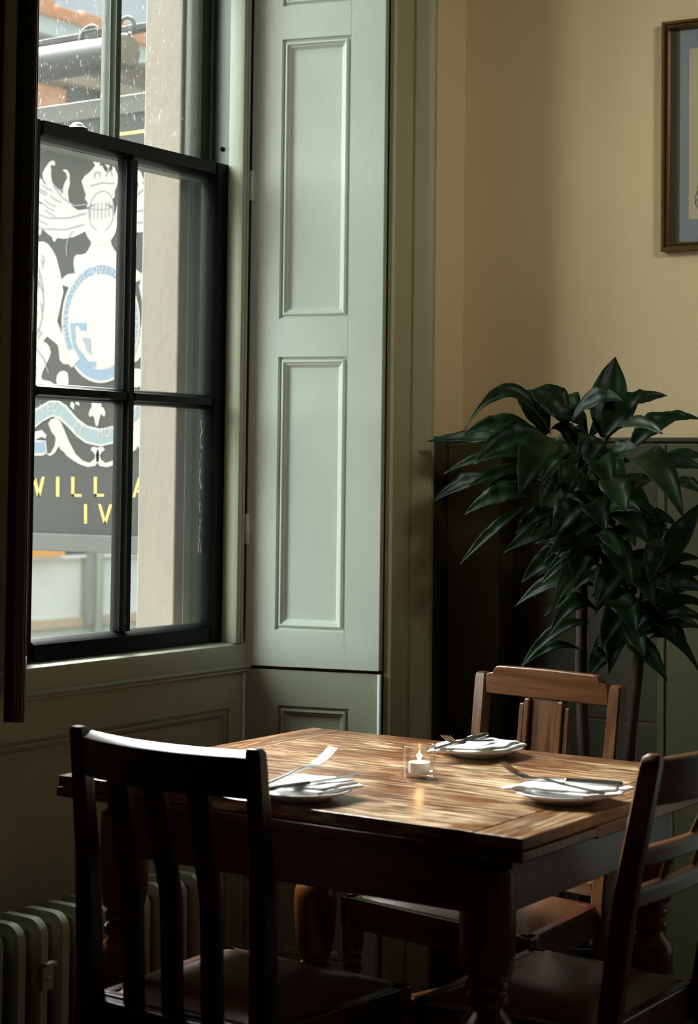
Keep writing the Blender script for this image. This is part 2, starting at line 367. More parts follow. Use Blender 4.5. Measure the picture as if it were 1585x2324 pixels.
sill.loft([[(2.2, y, z) for y, z in prof], [(3.613, y, z) for y, z in prof]])
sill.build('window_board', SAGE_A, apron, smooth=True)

# ---- exterior reveal and outside face
structure(MB().box(3.505, 3.66, 2.885, 3.006, -.5, 3.5).build('wall_outside', STONE, bevel=.004), 'cream painted stone reveal outside the right side of the window', 'wall')

# ================================================================== SASH WINDOW
win = empty('window_1', (3.195, 2.78, .894)); structure(win, 'tall sash window with black lower sash and green upper sash', 'window')
def wpart(b, name, mat, parent=None, **kw):
    o = b.build(name, mat, parent or win, **kw)
    if parent is None: o.location = (-3.195, -2.78, -.894)
    return o
# frame: staff bead, pulley stiles, linings
b = MB()
for x0, x1 in ((3.565, 3.599), (2.775, 2.822)):
    b.prism([(x0, 2.778), (x0, 2.745), (x0+.004, 2.736), (x0+.012, 2.733), (x0+.020, 2.736), (x0+.024, 2.744), (x0+.027, 2.738), (x1, 2.738), (x1, 2.778)] if x0 > 3 else [(x0, 2.778), (x0, 2.738), (x1-.012, 2.733), (x1-.004, 2.736), (x1, 2.745), (x1, 2.778)], .897, 3.24)
wpart(b, 'staff_bead', SAGE_A, smooth=True)  # shaded sage tones down the strong cloud light on the bead
b = MB(); b.box(3.568, 3.62, 2.779, 2.90, .9, 3.24); b.box(2.76, 2.819, 2.779, 2.90, .9, 3.24); b.box(2.76, 3.62, 2.80, 2.90, 3.2, 3.24)
b.box(3.555, 3.568, 2.8275, 2.838, .9, 3.2); b.box(2.819, 2.832, 2.8275, 2.838, .9, 3.2)
wpart(b, 'pulley_stile', GREENP, bevel=.002)
b = MB(); b.box(3.540, 3.63, 2.8835, 2.901, .86, 3.24); b.box(2.75, 2.85, 2.8835, 2.901, .86, 3.24); b.box(2.75, 3.63, 2.902, 3.06, .84, .885)
wpart(b, 'outer_lining', GREYP, bevel=.002)
def sash(name, yf, z0, z1, bot, top, mat, pane_mat, hb):
    s = empty(name); s.parent = win; s.location = (-3.195, -2.78, -.894)
    xl, xr = 2.822, 3.566; gy = yf+.026
    m = .011
    def stile(b, xa, xb, inner):   # moulded inner edge towards glass
        if inner > 0: pts = [(xa, yf), (xb-m, yf), (xb-m+.003, yf+.005), (xb-m*.4, yf+.012), (xb-m*.3, yf+.018), (xb, gy), (xb, yf+.045), (xa, yf+.045)]
        else: pts = [(xb, yf), (xa+m, yf), (xa+m-.003, yf+.005), (xa+m*.4, yf+.012), (xa+m*.3, yf+.018), (xa, gy), (xa, yf+.045), (xb, yf+.045)]
        b.prism(pts, z0, z1)
    b = MB(); stile(b, xl, 2.905, 1); stile(b, 3.516, xr, -1); b.build('stile', mat, s, smooth=True)
    def rail(nm, za, zb, up):
        if up > 0: pts = [(yf, za), (yf, zb-m), (yf+.005, zb-m+.003), (yf+.012, zb-m*.4), (yf+.018, zb-m*.3), (gy, zb), (yf+.045, zb), (yf+.045, za)]
        else: pts = [(yf, zb), (yf, za+m), (yf+.005, za+m-.003), (yf+.012, za+m*.4), (yf+.018, za+m*.3), (gy, za), (yf+.045, za), (yf+.045, zb)]
        b = MB(); b.loft([[(2.9045, y, z) for y, z in pts], [(3.5165, y, z) for y, z in pts]]); b.build(nm, mat, s, smooth=True)
    rail('bottom_rail', z0, z0+bot, 1); rail('top_rail', z1-top, z1, -1)
    h = .018
    barp = lambda c: [(c-.0085, yf), (c+.0085, yf), (c+.0095, yf+.006), (c+.0150, yf+.013), (c+.0150, yf+.017), (c+h, gy-.002), (c+h, gy+.012), (c-h, gy+.012), (c-h, gy-.002), (c-.0150, yf+.017), (c-.0150, yf+.013), (c-.0095, yf+.006)]
    b = MB(); b.prism(barp(3.2125), z0+bot, z1-top); b.build('vertical_bar', mat, s, smooth=True)
    b = MB()
    for xa, xb in ((2.9045, 3.197), (3.228, 3.5165)): b.loft([[(xa, y, z) for z, y in barp(hb)], [(xb, y, z) for z, y in barp(hb)]])
    b.build('horizontal_bar', mat, s, smooth=True)
    for xa, xb in ((2.9, 3.2125), (3.2125, 3.52)):
        for za, zb in ((z0+bot-.004, hb), (hb, z1-top+.004)):
            MB().box(xa+.001, xb-.001, gy-.001, gy+.002, za+.001, zb-.001).build('pane', pane_mat, s)
    return s
low = sash('lower_sash', 2.78, .899, 2.088, .048, .040, BLACKP, PANE, 1.492)
upp = sash('upper_sash', 2.838, 2.050, 3.20, .040, .045, GREENP, PANE_DIRTY, 2.64)
b = MB(); b.lathe([(.024, 0), (.024, .004), (.016, .010), (.011, .016), (.004, .018)], 20, (3.034, 2.800, 2.089)); wpart(b, 'sash_fastener', BLACKP, smooth=True)
b = MB(); b.sphere((3.566, 2.80, 2.13), .006); wpart(b, 'stop_knob', BLACKP, smooth='all')
for k in range(2):
    b = MB(); pts = [(3.52+.002*math.sin(z*7+k), 2.8035-.001*k, z) for z in [1.46-.02*i for i in range(18)]]
    pts = [(3.505+random.uniform(-.006, .006), 2.803, z[2]) for z in pts]
    b.tube(pts, .0012, 5); wpart(b, 'loose_putty', STONE)

# ================================================================== SHUTTERS
sh = empty('window_shutter', (3.613, Y0, .841)); tag(sh, 'pale sage panelled wooden shutter folded open right of the sash window', 'shutter')
M = frame((0, 0, 0), sd, (0, 0, 1), sn)
b = MB(); panel_board(b, M, .352, 2.35, [(.079, .261, .090, .766), (.079, .261, .862, 1.564), (.079, .261, 1.648, 2.26)], .028)
b.build('leaf', SAGE, sh, .002)
for z in (.30, 1.16, 2.0):
    b = MB(); b.tube([(-.004, -.004, z), (-.004, -.004, z+.075)], .007, 8); b.build('hinge', SAGE, sh, smooth='all')
ld = Vector((.725, .689, 0)).normalized(); ln = Vector((.689, -.725, 0)).normalized()
sl = empty('window_shutter', (2.474, 2.416, .845)); tag(sl, 'dark shutter leaf seen edge on at the left border of the window', 'shutter')
M = frame(ln*.019, ld, (0, 0, 1), ln)
b = MB(); panel_board(b, M, .43, 2.3, [(.08, .35, .09, .76), (.08, .35, .86, 1.56), (.08, .35, 1.65, 2.2)], .038)
b.build('leaf', wood('dark_shutter_wood', (.006, .005, .002), (.016, .012, .006), (.03, .022, .01), 'Z', .5), sl, .003)
b = MB(); b.box(-.004, .003, -.004, .016, 0, 2.3, frame((0, 0, 0), ld, ln, (0, 0, 1))); b.build('edge_bead', wood('shutter_edge_wood', (.05, .04, .02), (.10, .08, .04), (.14, .11, .06), 'Z', .4), sl, .002)

# ================================================================== RADIATOR
rad = empty('radiator', (2.30, 2.52, 0)); tag(rad, 'old sage column radiator under the window behind the dark slatted chair', 'radiator')
def rad_section():
    b = MB()
    yf, yb, zt, zb = -.066, .066, .45, .09; w = .0175
    path = []
    R = .035
    def arc(cy, cz, a0, a1, n=6): return [(cy+R*math.cos(a0+(a1-a0)*i/n), cz+R*math.sin(a0+(a1-a0)*i/n)) for i in range(n+1)]
    outer = arc(yb-R, zt-R, 0, PI/2) + arc(yf+R, zt-R, PI/2, PI) + arc(yf+R, zb+R, PI, 1.5*PI) + arc(yb-R, zb+R, 1.5*PI, 2*PI)
    n = len(outer); pts = [Vector((0, y, z)) for y, z in outer]
    rings = []
    for i, p in enumerate(pts):
        t = (pts[(i+1) % n]-pts[i-1]).normalized(); nn = Vector((0, t.z, -t.y))
        ring = []
        for (u, v) in ((-w, -.010), (-w, .0), (-w*.55, .011), (w*.55, .011), (w, .0), (w, -.010), (w*.5, -.017), (-w*.5, -.017)): ring.append(p + Vector((u, 0, 0)) + nn*(v-.011))
        rings.append(ring)
    rings.append(rings[0])
    b.loft(rings, cap=False)
    b.box(-.006, .006, yf+.02, yb-.02, zb+.03, zt-.03)
    b.box(-.013, .013, -.014, .014, zb, zt-.01)
    for z in (zb+.03, zt-.035): b.tube([(-.031, 0, z), (.031, 0, z)], .021, 12)
    return b
first = None
for i in range(15):
    if first is None: first = rad_section().build('section', RADP, rad, smooth=True); o = first
    else: o = first.copy(); col.objects.link(o); o.parent = rad
    o.location = (.005+.0608*i, 0, 0)
for x in (.03, .86): MB().box(x-.012, x+.012, -.03, .03, 0, .11).build('foot', RADP, rad, .003)
b = MB(); b.box(.297, .327, -.074, -.066, .315, .365); b.box(.296, .328, -.084, -.066, .362, .370); b.lathe([(.010, 0), (.010, .006), (.004, .008)], 12, (.312, -.070, .335)); b.build('bracket', RADP, rad, .002)

# ================================================================== TABLE
TX0, TX1, TY0, TY1 = 2.475, 3.283, 1.340, 2.302
tb = empty('dining_table', ((TX0+TX1)/2, (TY0+TY1)/2, 0)); tag(tb, 'worn oak draw leaf table with stout turned legs beside the window', 'table')
T0 = Vector(tb.location)
def tpart(b, name, mat, **kw):
    o = b.build(name, mat, tb, **kw); o.location = -T0; return o
tpart(MB().box(TX0, 3.2105, 1.4280, 2.2165, .739, .760), 'top_panel', TOP_MAIN, bevel=.0012)
tpart(MB().box(TX0, TX1, TY0, 1.4265, .739, .7595), 'breadboard_end', TOP_END, bevel=.0025)
tpart(MB().box(TX0, TX1, 2.2180, TY1, .739, .7595), 'breadboard_end', TOP_END, bevel=.0025)
tpart(MB().box(3.2120, TX1, 1.4280, 2.2165, .739, .7595), 'rim_strip', TOP_RIM, bevel=.0012)
INLAY = plain('pale_inlay', (.62, .50, .32), .4)
tpart(MB().box(3.2104, 3.2121, 1.428, 2.2165, .74, .7602), 'inlay_line', INLAY); tpart(MB().box(TX0+.002, 3.21, 2.2164, 2.2181, .74, .7599), 'inlay_line', INLAY)
tpart(MB().box(TX0-.002, 2.735, TY0-.001, TY1+.003, .721, .7375), 'draw_leaf', redwood('Y'), bevel=.003)
tpart(MB().box(2.743, TX1+.002, TY0+.004, TY1+.002, .715, .7375), 'draw_leaf', chairwood('Y'), bevel=.003)
LX0, LX1, LY0, LY1 = 2.560, 3.177, 1.448, 2.214
for nm, (x0, x1, y0, y1), ax in (('apron', (2.516, 2.536, LY0, LY1), 'Y'), ('apron', (LX1+.024, LX1+.044, LY0, LY1), 'Y'), ('apron', (LX0, LX1, 1.404, 1.424), 'X'), ('apron', (LX0, LX1, LY1+.024, LY1+.044), 'X')):
    tpart(MB().box(x0, x1, y0, y1, .622, .7145), nm, redwood(ax), bevel=.002)
LEG = [(.030, .7), (.0435, .69), (.0450, .675), (.0455, .64), (.0455, .60), (.0445, .55), (.040, .524), (.031, .517), (.028, .513), (.034, .510), (.0355, .504), (.034, .498), (.027, .494), (.026, .489), (.034, .486), (.0355, .479), (.034, .472), (.026, .467), (.027, .462), (.037, .453), (.0430, .442), (.0450, .425), (.0450, .395), (.0420, .35), (.037, .315), (.030, .297), (.025, .290), (.033, .286), (.034, .277), (.030, .270), (.024, .266), (.024, .262)]
for x in (LX0, LX1):
    for y in (LY0, LY1):
        b = MB(); b.lathe(LEG, 40, (x, y, 0)); b.box(x-.036, x+.036, y-.036, y+.036, .10, .263)
        b.lathe([(.030, .10), (.034, .08), (.036, .05), (.030, .015), (.022, 0)], 24, (x, y, 0))
        tpart(b, 'leg', legwood('Z'), smooth=True)
for x in (LX0, LX1): tpart(MB().box(x-.018, x+.018, LY0+.03, LY1-.03, .13, .19), 'stretcher', darkwood('Y'), bevel=.004)
tpart(MB().box(LX0+.018, LX1-.018, 1.81, 1.85, .14, .18), 'stretcher', darkwood('X'), bevel=.004)

# ================================================================== CHAIRS
def loftpath(b, pts, sizes):
    """pts: centres, sizes: (dx,dy) half extents; chamfered rectangle rings in the horizontal plane"""
    rings = []
    for (x, y, z), (dx, dy) in zip(pts, sizes):
        c = min(dx, dy)*.25
        rings.append([(x+u, y+v, z) for u, v in ((-dx+c, -dy), (dx-c, -dy), (dx, -dy+c), (dx, dy-c), (dx-c, dy), (-dx+c, dy), (-dx, dy-c), (-dx, -dy+c))])
    b.loft(rings); return b
TURN = [(.016, .44), (.021, .436), (.0225, .42), (.0225, .34), (.021, .325), (.015, .318), (.019, .314), (.020, .308), (.018, .302), (.013, .299), (.019, .294), (.0205, .287), (.018, .280), (.012, .276), (.014, .268), (.020, .25), (.021, .20), (.017, .12), (.013, .06), (.016, .05), (.018, .03), (.014, 0)]
def seat_parts(root, depth, hr, hf, z, wood_, pad_mat, turned=True, rear=.02):
    # frame rails, padded leather seat, front legs, stretchers
    zt = z; zb = z-.062
    def quadrail(a, c, t, nm, ax, nm2=False):
        (x0, y0), (x1, y1) = a, c; d = Vector((x1-x0, y1-y0, 0)).normalized(); n = Vector((-d.y, d.x, 0))*t
        b = MB(); b.prism([(x0, y0), (x1, y1), (x1+n.x, y1+n.y), (x0+n.x, y0+n.y)], zb, zt); b.build(nm, (wood_ if nm2 else redwood)(ax), root, .003)
    quadrail((rear, hr-.005), (depth, hf), -.022, 'seat_rail', 'X'); quadrail((rear, -hr+.005), (depth, -hf), .022, 'seat_rail', 'X')
    quadrail((depth, hf), (depth, -hf), -.022, 'seat_rail', 'Y'); quadrail((rear-.01, -hr+.02), (rear-.01, hr-.02), -.022, 'seat_rail', 'Y')
    b = MB(); n = 14; grid = []
    for i in range(n+1):
        u = i/n; row = []
        for j in range(n+1):
            v = j/n*2-1; hw = (hr-.018)*(1-u)+(hf-.016)*u
            e = min(1, 3.2*min(u, 1-u, (1-abs(v))/2)); dome = .026*(1-(1-e)**2.4)
            row.append((rear+.012+(depth-rear-.028)*u, v*hw, zt-.004+dome))
        grid.append(row)
    V = [[b.bm.verts.new(p) for p in r] for r in grid]
    for i in range(n):
        for j in range(n): b.bm.faces.new((V[i][j], V[i+1][j], V[i+1][j+1], V[i][j+1]))
    b.build('seat_cushion', pad_mat, root, smooth='all')
    for s in (1, -1):
        b = MB()
        if turned: b.lathe([(r, zz*z/.44) for r, zz in TURN], 24, (depth-.02, s*(hf-.018), 0))
        else: loftpath(b, [(depth-.02, s*(hf-.02), 0), (depth-.02, s*(hf-.02), z)], [(.014, .014), (.019, .019)])
        b.build('front_leg', wood_('Z'), root, smooth=True)
        b = MB(); y0, y1 = s*(hr-.005), s*(hf-.02); b.prism([(-.03, y0-.010), (-.03, y0+.010), (depth-.02, y1+.010), (depth-.02, y1-.010)], .17, .20); b.build('stretcher', wood_('X'), root, .003)
    b = MB(); b.box(depth*.5-.010, depth*.5+.010, -(hr+hf)/2+.01, (hr+hf)/2-.01, .17, .20); b.build('stretcher', wood_('Y'), root, .003)
def bowed_rail(b, hw, xs, z0, z1, bow, th, lean=0, n=16, crown=0, rnd=.3, tilt=0):
    rings = []
    for i in range(n+1):
        u = -1+2*i/n; y = u*hw; x = xs - bow*(1-u*u); zt = z1 + crown*(1-u*u); c = th*rnd; d = lean
        rings.append([(x-th/2, y, z0), (x+th/2, y, z0), (x+th/2+d, y, zt-c), (x+th/2-c+d, y, zt), (x-th/2+c+d, y, zt-tilt), (x-th/2+d, y, zt-c-tilt)])
    b.loft(rings); return b

# chair with its dark back to the viewer
c1 = empty('dining_chair', (2.333, 1.906, 0), math.radians(-2.5)); tag(c1, 'dark slatted dining chair with its back to the viewer, left of the table', 'chair')
seat_parts(c1, .380, .190, .212, .432, chairwood, LEATHER)
for s in (1, -1):
    b = MB(); loftpath(b, [(-.06, s*.192, 0), (-.018, s*.191, .25), (0, s*.190, .43), (-.010, s*.191, .66), (-.030, s*.193, .850), (-.034, s*.1935, .877), (-.036, s*.1935, .884)],
             [(.016, .019), (.018, .020), (.019, .020), (.0165, .0175), (.013, .0150), (.0125, .0142), (.009, .010)])
    b.build('back_post', darkwood('Z'), c1, .0025, smooth=True)
b = MB(); bowed_rail(b, .182, -.020, .803, .876, .034, .028, -.008, crown=0, rnd=.02, tilt=.0075); b.build('top_rail', darkwood('Y'), c1, .004, smooth=True, seg=4)
MB().box(-.012, .012, -.174, .174, .372, .428).build('lower_rail', darkwood('Y'), c1, .003)
for y in (.088, 0, -.088):
    b = MB(); bow = .034*(1-(y/.182)**2)
    loftpath(b, [(-.002, y*.97, .42), (-.010, y*.985, .62), (-.022-bow, y, .81)], [(.006, .0205), (.006, .022), (.006, .0235)])
    b.build('slat', darkwood('Z'), c1, smooth=True)

# chair facing the viewer beyond the table
c2 = empty('dining_chair', (3.472, 1.853, 0), math.radians(180-9.2)); tag(c2, 'brown oak dining chair with stepped top rail facing the viewer behind the table', 'chair')
seat_parts(c2, .335, .185, .25, .432, chairwood, LEATHER)
for s in (1, -1):
    b = MB(); loftpath(b, [(-.06, s*.178, 0), (-.015, s*.176, .25), (0, s*.176, .43), (-.026, s*.178, .66), (-.050, s*.181, .868), (-.0505, s*.181, .877), (-.051, s*.181, .880)],
             [(.014, .016), (.016, .017), (.016, .017), (.015, .016), (.014, .0155), (.012, .0135), (.007, .009)])
    b.build('back_post', chairwood('Z'), c2, smooth=True)
b = MB(); h = .1655
prof = [(-h, .834), (h, .834), (h, .873), (h-.004, .878), (h-.012, .881), (h-.020, .882), (h-.024, .890), (h-.030, .896), (h-.040, .8975), (0, .8995), (-h+.040, .8975), (-h+.030, .896), (-h+.024, .890), (-h+.020, .882), (-h+.012, .881), (-h+.004, .878), (-h, .873)]
n = 12; rings = []
Mr = Matrix(((0, 0, 1, -.058), (1, 0, 0, 0), (0, 1, 0, 0), (0, 0, 0, 1)))
b.prism(prof, 0, .021, Mr); b.build('top_rail', chairwood('Y'), c2, .003, smooth=True)
def lean(z): return -.050*(z-.43)/.44
def upright(b, y0, y1, z0, z1, x0, x1):
    b.loft([[(lean(z)+x, y, z) for x, y in ((x0, y0), (x1, y0), (x1, y1), (x0, y1))] for z in (z0, z1)])
b = MB(); upright(b, -.0365, .0365, .45, .836, -.004, .006); b.build('splat', chairwood('Z'), c2, .002)
for s in (1, -1):
    for (ya, yb, zt, xf) in ((.0375, .052, .8335, .014), (.054, .068, .822, .010)):
        b = MB(); upright(b, s*ya, s*yb, .45, zt, -.004, xf); b.build('splat_bead', chairwood('Z'), c2, .003)
b = MB(); b.box(-.012, .010, -.162, .162, .445, .475); b.build('lower_rail', chairwood('Y'), c2, .003)

# chair at the right border, its back towards the viewer
c3 = empty('dining_chair', (2.840, 1.278, 0), math.radians(90)); tag(c3, 'red brown dining chair with rail back cut by the right border', 'chair')
seat_parts(c3, .355, .195, .215, .432, darkwood, LEATHER)
for s in (1, -1):
    b = MB(); loftpath(b, [(-.06, s*.190, 0), (-.015, s*.190, .25), (0, s*.190, .43), (-.035, s*.199, .66), (-.080, s*.209, .862), (-.084, s*.210, .878), (-.086, s*.210, .884)],
             [(.018, .011), (.019, .012), (.019, .012), (.019, .011), (.017, .0105), (.015, .009), (.009, .005)])
    b.build('back_post', chairwood('Z'), c3, smooth=True)
b = MB(); bowed_rail(b, .200, -.072, .800, .876, .030, .020, -.012); b.build('top_rail', chairwood('Y'), c3, .003, smooth=True)
b = MB(); bowed_rail(b, .190, -.044, .700, .730, .020, .022, 0); b.build('cross_rail', chairwood('Y'), c3, .003, smooth=True)
b = MB(); bowed_rail(b, .185, -.030, .632, .664, .012, .022, 0); b.build('cross_rail', chairwood('Y'), c3, .003, smooth=True)
for y in (.005, -.075):
    b = MB(); loftpath(b, [(-.064, y, .728), (-.100, y-.004, .806)], [(.005, .007), (.005, .007)]); b.build('slat', chairwood('Z'), c3)
for y in (.075, -.055):
    b = MB(); loftpath(b, [(-.040, y, .660), (-.056, y, .704)], [(.005, .008), (.005, .008)]); b.build('slat', chairwood('Z'), c3)

# ================================================================== TABLEWARE
ZT = .7601
PLATE = [(0, .006), (.030, .0062), (.050, .007), (.060, .010), (.072, .0155), (.0855, .0195), (.0875, .0185), (.0870, .0165), (.074, .0115), (.062, .006), (.052, .002), (.049, 0), (.045, 0), (.044, .002), (0, .0025)]
def lathe_open(prof, seg=64):
    b = MB(); rings = [[(max(r, .0002)*math.cos(2*PI*k/seg), max(r, .0002)*math.sin(2*PI*k/seg), z) for k in range(seg)] for r, z in prof]
    b.loft(rings); return b
plates = [((2.547, 1.808), 'white side plate nearest the dark slatted chair'), ((3.158, 1.808), 'white side plate in front of the facing chair, behind the candle'), ((2.803, 1.437), 'white side plate at the right end of the table')]
p0 = lathe_open(PLATE).build('side_plate', CHINA, smooth='all')
for i, ((x, y), lab) in enumerate(plates):
    o = p0 if i == 0 else p0.copy()
    if i: col.objects.link(o)
    o.location = (x, y, ZT); tag(o, lab, 'plate', 'side plates laid on the table')
def napkin(pts, z, lab, seed):
    """folded paper napkin: two lapped layers with softly rolled edges"""
    rnd = random.Random(seed); b = MB()
    cx = sum(p[0] for p in pts)/len(pts); cy = sum(p[1] for p in pts)/len(pts)
    for layer, (sc, dz, rot) in enumerate(((1.0, 0, 0), (.86, .0045, .12))):
        bound = []
        n = len(pts)
        for i in range(n):
            a = Vector((*pts[i], 0)); c = Vector((*pts[(i+1) % n], 0))
            for k in range(8):
                p = a.lerp(c, k/8); p += Vector((c.y-a.y, a.x-c.x, 0)).normalized()*(.004*math.sin(k/8*2*PI+rnd.random()*2))
                bound.append(p)
        rings_t, rings_b = [], []
        for s in (1.0, .97, .8, .55, .28, .03):
            rt, rb = [], []
            for p in bound:
                q = Vector(((p.x-cx)*s*sc, (p.y-cy)*s*sc, 0)); q.rotate(Matrix.Rotation(rot, 3, 'Z'))
                w = .0012*mnoise.noise(Vector((q.x*38+seed, q.y*38, layer*3.0)))
                h = .0042 if s < 1 else .0022
                rt.append((cx+q.x, cy+q.y, z+dz+h+w)); rb.append((cx+q.x, cy+q.y, z+dz+w))
            rings_t.append(rt); rings_b.append(rb)
        b.loft(rings_t[::-1] + rings_b, cap=True)
    o = b.build('napkin', NAPKIN, smooth='all'); tag(o, lab, 'napkin', 'folded napkins on the side plates'); return o
ZN = ZT+.0200
napkin([(2.608, 1.722), (2.632, 1.770), (2.622, 1.860), (2.555, 1.872), (2.490, 1.800), (2.500, 1.742)], ZN, 'folded white napkin on the plate nearest the dark slatted chair', 1)
napkin([(3.020, 1.845), (3.055, 1.760), (3.120, 1.728), (3.212, 1.732), (3.224, 1.790), (3.244, 1.862), (3.120, 1.848)], ZN, 'folded white napkin on the plate in front of the facing chair', 2)
napkin([(2.742, 1.524), (2.738, 1.450), (2.748, 1.372), (2.800, 1.332), (2.880, 1.344), (2.868, 1.420), (2.836, 1.500), (2.790, 1.512)], ZN, 'folded white napkin on the plate at the right end of the table', 3)

def make_fork():
    b = MB(); rings = []
    # local +x runs from handle end to tines; z is height
    prof = [(0, .0055, .000, .0016), (.004, .0075, .000, .0018), (.03, .0065, .002, .0018), (.075, .0038, .006, .0018), (.100, .0030, .010, .0018), (.116, .0040, .011, .0016), (.126, .0095, .0095, .0013), (.138, .0120, .0095, .0012), (.144, .0122, .0105, .0011)]
    for x, hw, z, t in prof: rings.append([(x, -hw, z), (x, -hw*.6, z-t), (x, hw*.6, z-t), (x, hw, z), (x, hw*.6, z+t), (x, -hw*.6, z+t)])
    b.loft(rings)
    for k in range(4):
        y = -.0100+.00667*k
        b.tube([(.142, y, .0103), (.155, y, .0135), (.170, y, .0195), (.186, y*.97, .0285), (.190, y*.97, .031)], [.0013, .0013, .0012, .0010, .0005], 6)
    return b
def make_knife():
    b = MB(); rings = []
    for x, hw, t in ((0, .005, .002), (.002, .0075, .003), (.02, .0080, .0034), (.08, .0062, .0032), (.094, .0050, .0028), (.098, .0058, .0030), (.100, .0045, .0018)):
        rings.append([(x, -hw, 0), (x, -hw*.6, -t), (x, hw*.6, -t), (x, hw, 0), (x, hw*.6, t), (x, -hw*.6, t)])
    b.loft(rings); h = b
    k = MB(); rings = []
    for x, lo, hi, t in ((.099, -.006, .005, .0012), (.12, -.0085, .0065, .0011), (.17, -.0095, .007, .001), (.195, -.008, .007, .0009), (.207, -.002, .0065, .0007), (.212, .005, .0062, .0005)):
        rings.append([(x, lo, 0), (x, (lo+hi)/2, -t), (x, hi, -t), (x, hi, t), (x, (lo+hi)/2, t)])
    k.loft(rings); return h, k
def place(o, a, d, tilt, roll=0):
    o.rotation_euler = (roll, -tilt, math.atan2(d[1], d[0])); o.location = a
fork0 = make_fork().build('fork', STEEL, smooth=True)
k0 = empty('table_knife'); hb, kb = make_knife(); hb.build('handle', STEEL, k0, smooth=True); kb.build('blade', STEEL, k0, smooth=True)
ZC = ZN+.0118
forks = [((2.440, 1.828, ZC-.002), (.983, -.184), .10, 'steel fork with raised tines on the plate nearest the dark slatted chair'),
         ((3.160, 1.779, ZC+.001), (-1.0, -.02), .00, 'steel fork on the napkin in front of the facing chair'),
         ((2.748, 1.335, ZC+.000), (-.05, 1.0), .02, 'steel fork on the plate at the right end of the table')]
for i, (a, d, tl, lab) in enumerate(forks):
    o = fork0 if i == 0 else fork0.copy()
    if i: col.objects.link(o)
    place(o, a, d, tl); tag(o, lab, 'fork', 'forks laid on the napkins')
knives = [((2.432, 1.806, ZC-.001), (.958, -.285), .02, 'steel table knife under the fork nearest the dark slatted chair'),
          ((3.218, 1.826, ZC+.003), (-1.0, -.012), -.03, 'steel table knife pointing left in front of the facing chair'),
          ((2.842, 1.346, ZC+.002), (-.225, .974), .0, 'steel table knife on the plate at the right end of the table')]
for i, (a, d, tl, lab) in enumerate(knives):
    o = k0 if i == 0 else copy_tree(k0)
    place(o, a, d, tl); tag(o, lab, 'knife', 'table knives laid on the napkins')

# candle
CXY = (2.857, 1.7625)
tum = lathe_open([(0, 0), (.0268, 0), (.0278, .0015), (.0290, .012), (.0308, .058), (.0303, .0588), (.0297, .058), (.0280, .013), (.0265, .0085), (0, .0080)]).build('glass_tumbler', TUMBLER, smooth='all')
tum.location = (*CXY, ZT+.0004); tag(tum, 'small clear glass tumbler holding a lit tealight', 'candle holder')
tl = empty('tealight', (CXY[0], CXY[1], ZT+.0090)); tag(tl, 'lit white tealight candle inside the small glass tumbler', 'candle')
lathe_open([(0, .0), (.0192, 0), (.0196, .001), (.0196, .0195), (.0190, .0195), (.0188, .0165), (0, .0165)]).build('cup', ALU, tl, smooth=True)
lathe_open([(0, .0165), (.0186, .0165), (.0186, .0190), (.016, .0184), (.010, .0178), (0, .0176)]).build('wax', WAX, tl, smooth=True)
MB().tube([(0, 0, .0175), (.0005, 0, .0255)], .0007, 6).build('wick', plain('charred_wick', (.01, .008, .006), .9), tl)
lathe_open([(0, .021), (.0022, .0235), (.0030, .027), (.0022, .033), (.0008, .039), (0, .041)], 16).build('flame', FLAME, tl, smooth='all')
d = bpy.data.lights.new('candle_glow', 'POINT'); d.energy = .06; d.color = (1, .6, .25); d.shadow_soft_size = .006
o = bpy.data.objects.new('candle_glow', d); col.objects.link(o); o.location = (CXY[0], CXY[1], ZT+.046)

# ================================================================== PICTURE
pic = empty('framed_picture', (bw(1.60, .012), 1.60, 2.156)); tag(pic, 'gilt framed picture under glass hanging on the cream wall, cut by the right border', 'picture')
wu = Vector((K, -1, 0)).normalized(); wnrm = Vector((-1, -K, 0)).normalized()
MP = frame((0, 0, 0), wu, (0, 0, 1), wnrm)
b = MB(); PW, PH = .245, .284
prof = [(0, -.010), (0, .010), (.003, .014), (.008, .014), (.010, .009), (.013, .009), (.015, .013), (.018, .012), (.021, .004), (.021, -.010)]
for i in range(len(prof)-1):
    (d0, w0), (d1, w1) = prof[i], prof[i+1]
    A = [(-PW+d0, -PH+d0, w0), (PW-d0, -PH+d0, w0), (PW-d0, PH-d0, w0), (-PW+d0, PH-d0, w0)]; B = [(-PW+d1, -PH+d1, w1), (PW-d1, -PH+d1, w1), (PW-d1, PH-d1, w1), (-PW+d1, PH-d1, w1)]
    for k in range(4): b.face([MP @ Vector(A[k]), MP @ Vector(A[(k+1) % 4]), MP @ Vector(B[(k+1) % 4]), MP @ Vector(B[k])])
bmesh.ops.remove_doubles(b.bm, verts=b.bm.verts, dist=1e-5); b.build('frame', BRONZE, pic, smooth=True)
MB().box(-PW+.018, PW-.018, -PH+.018, PH-.018, -.009, -.004, MP).build('mount', plain('mount_card_reflection_tint', (.27, .30, .33), .85, spec=.2), pic)  # window reflection in the glass put into the mount colour
MB().box(-PW+.019, -PW+.043, -PH+.019, PH-.019, -.0041, -.0035, MP).build('reflection_edge', plain('olive_reflection_edge', (.11, .10, .06), .8), pic)  # painted dark strip where the window reflection stops; no separate part
MB().box(-.178, .178, -.208, .213, -.0039, -.0030, MP).build('paper', plain('cream_paper', (.58, .50, .34), .9, spec=.1), pic)
b = MB(); rnd = random.Random(3)
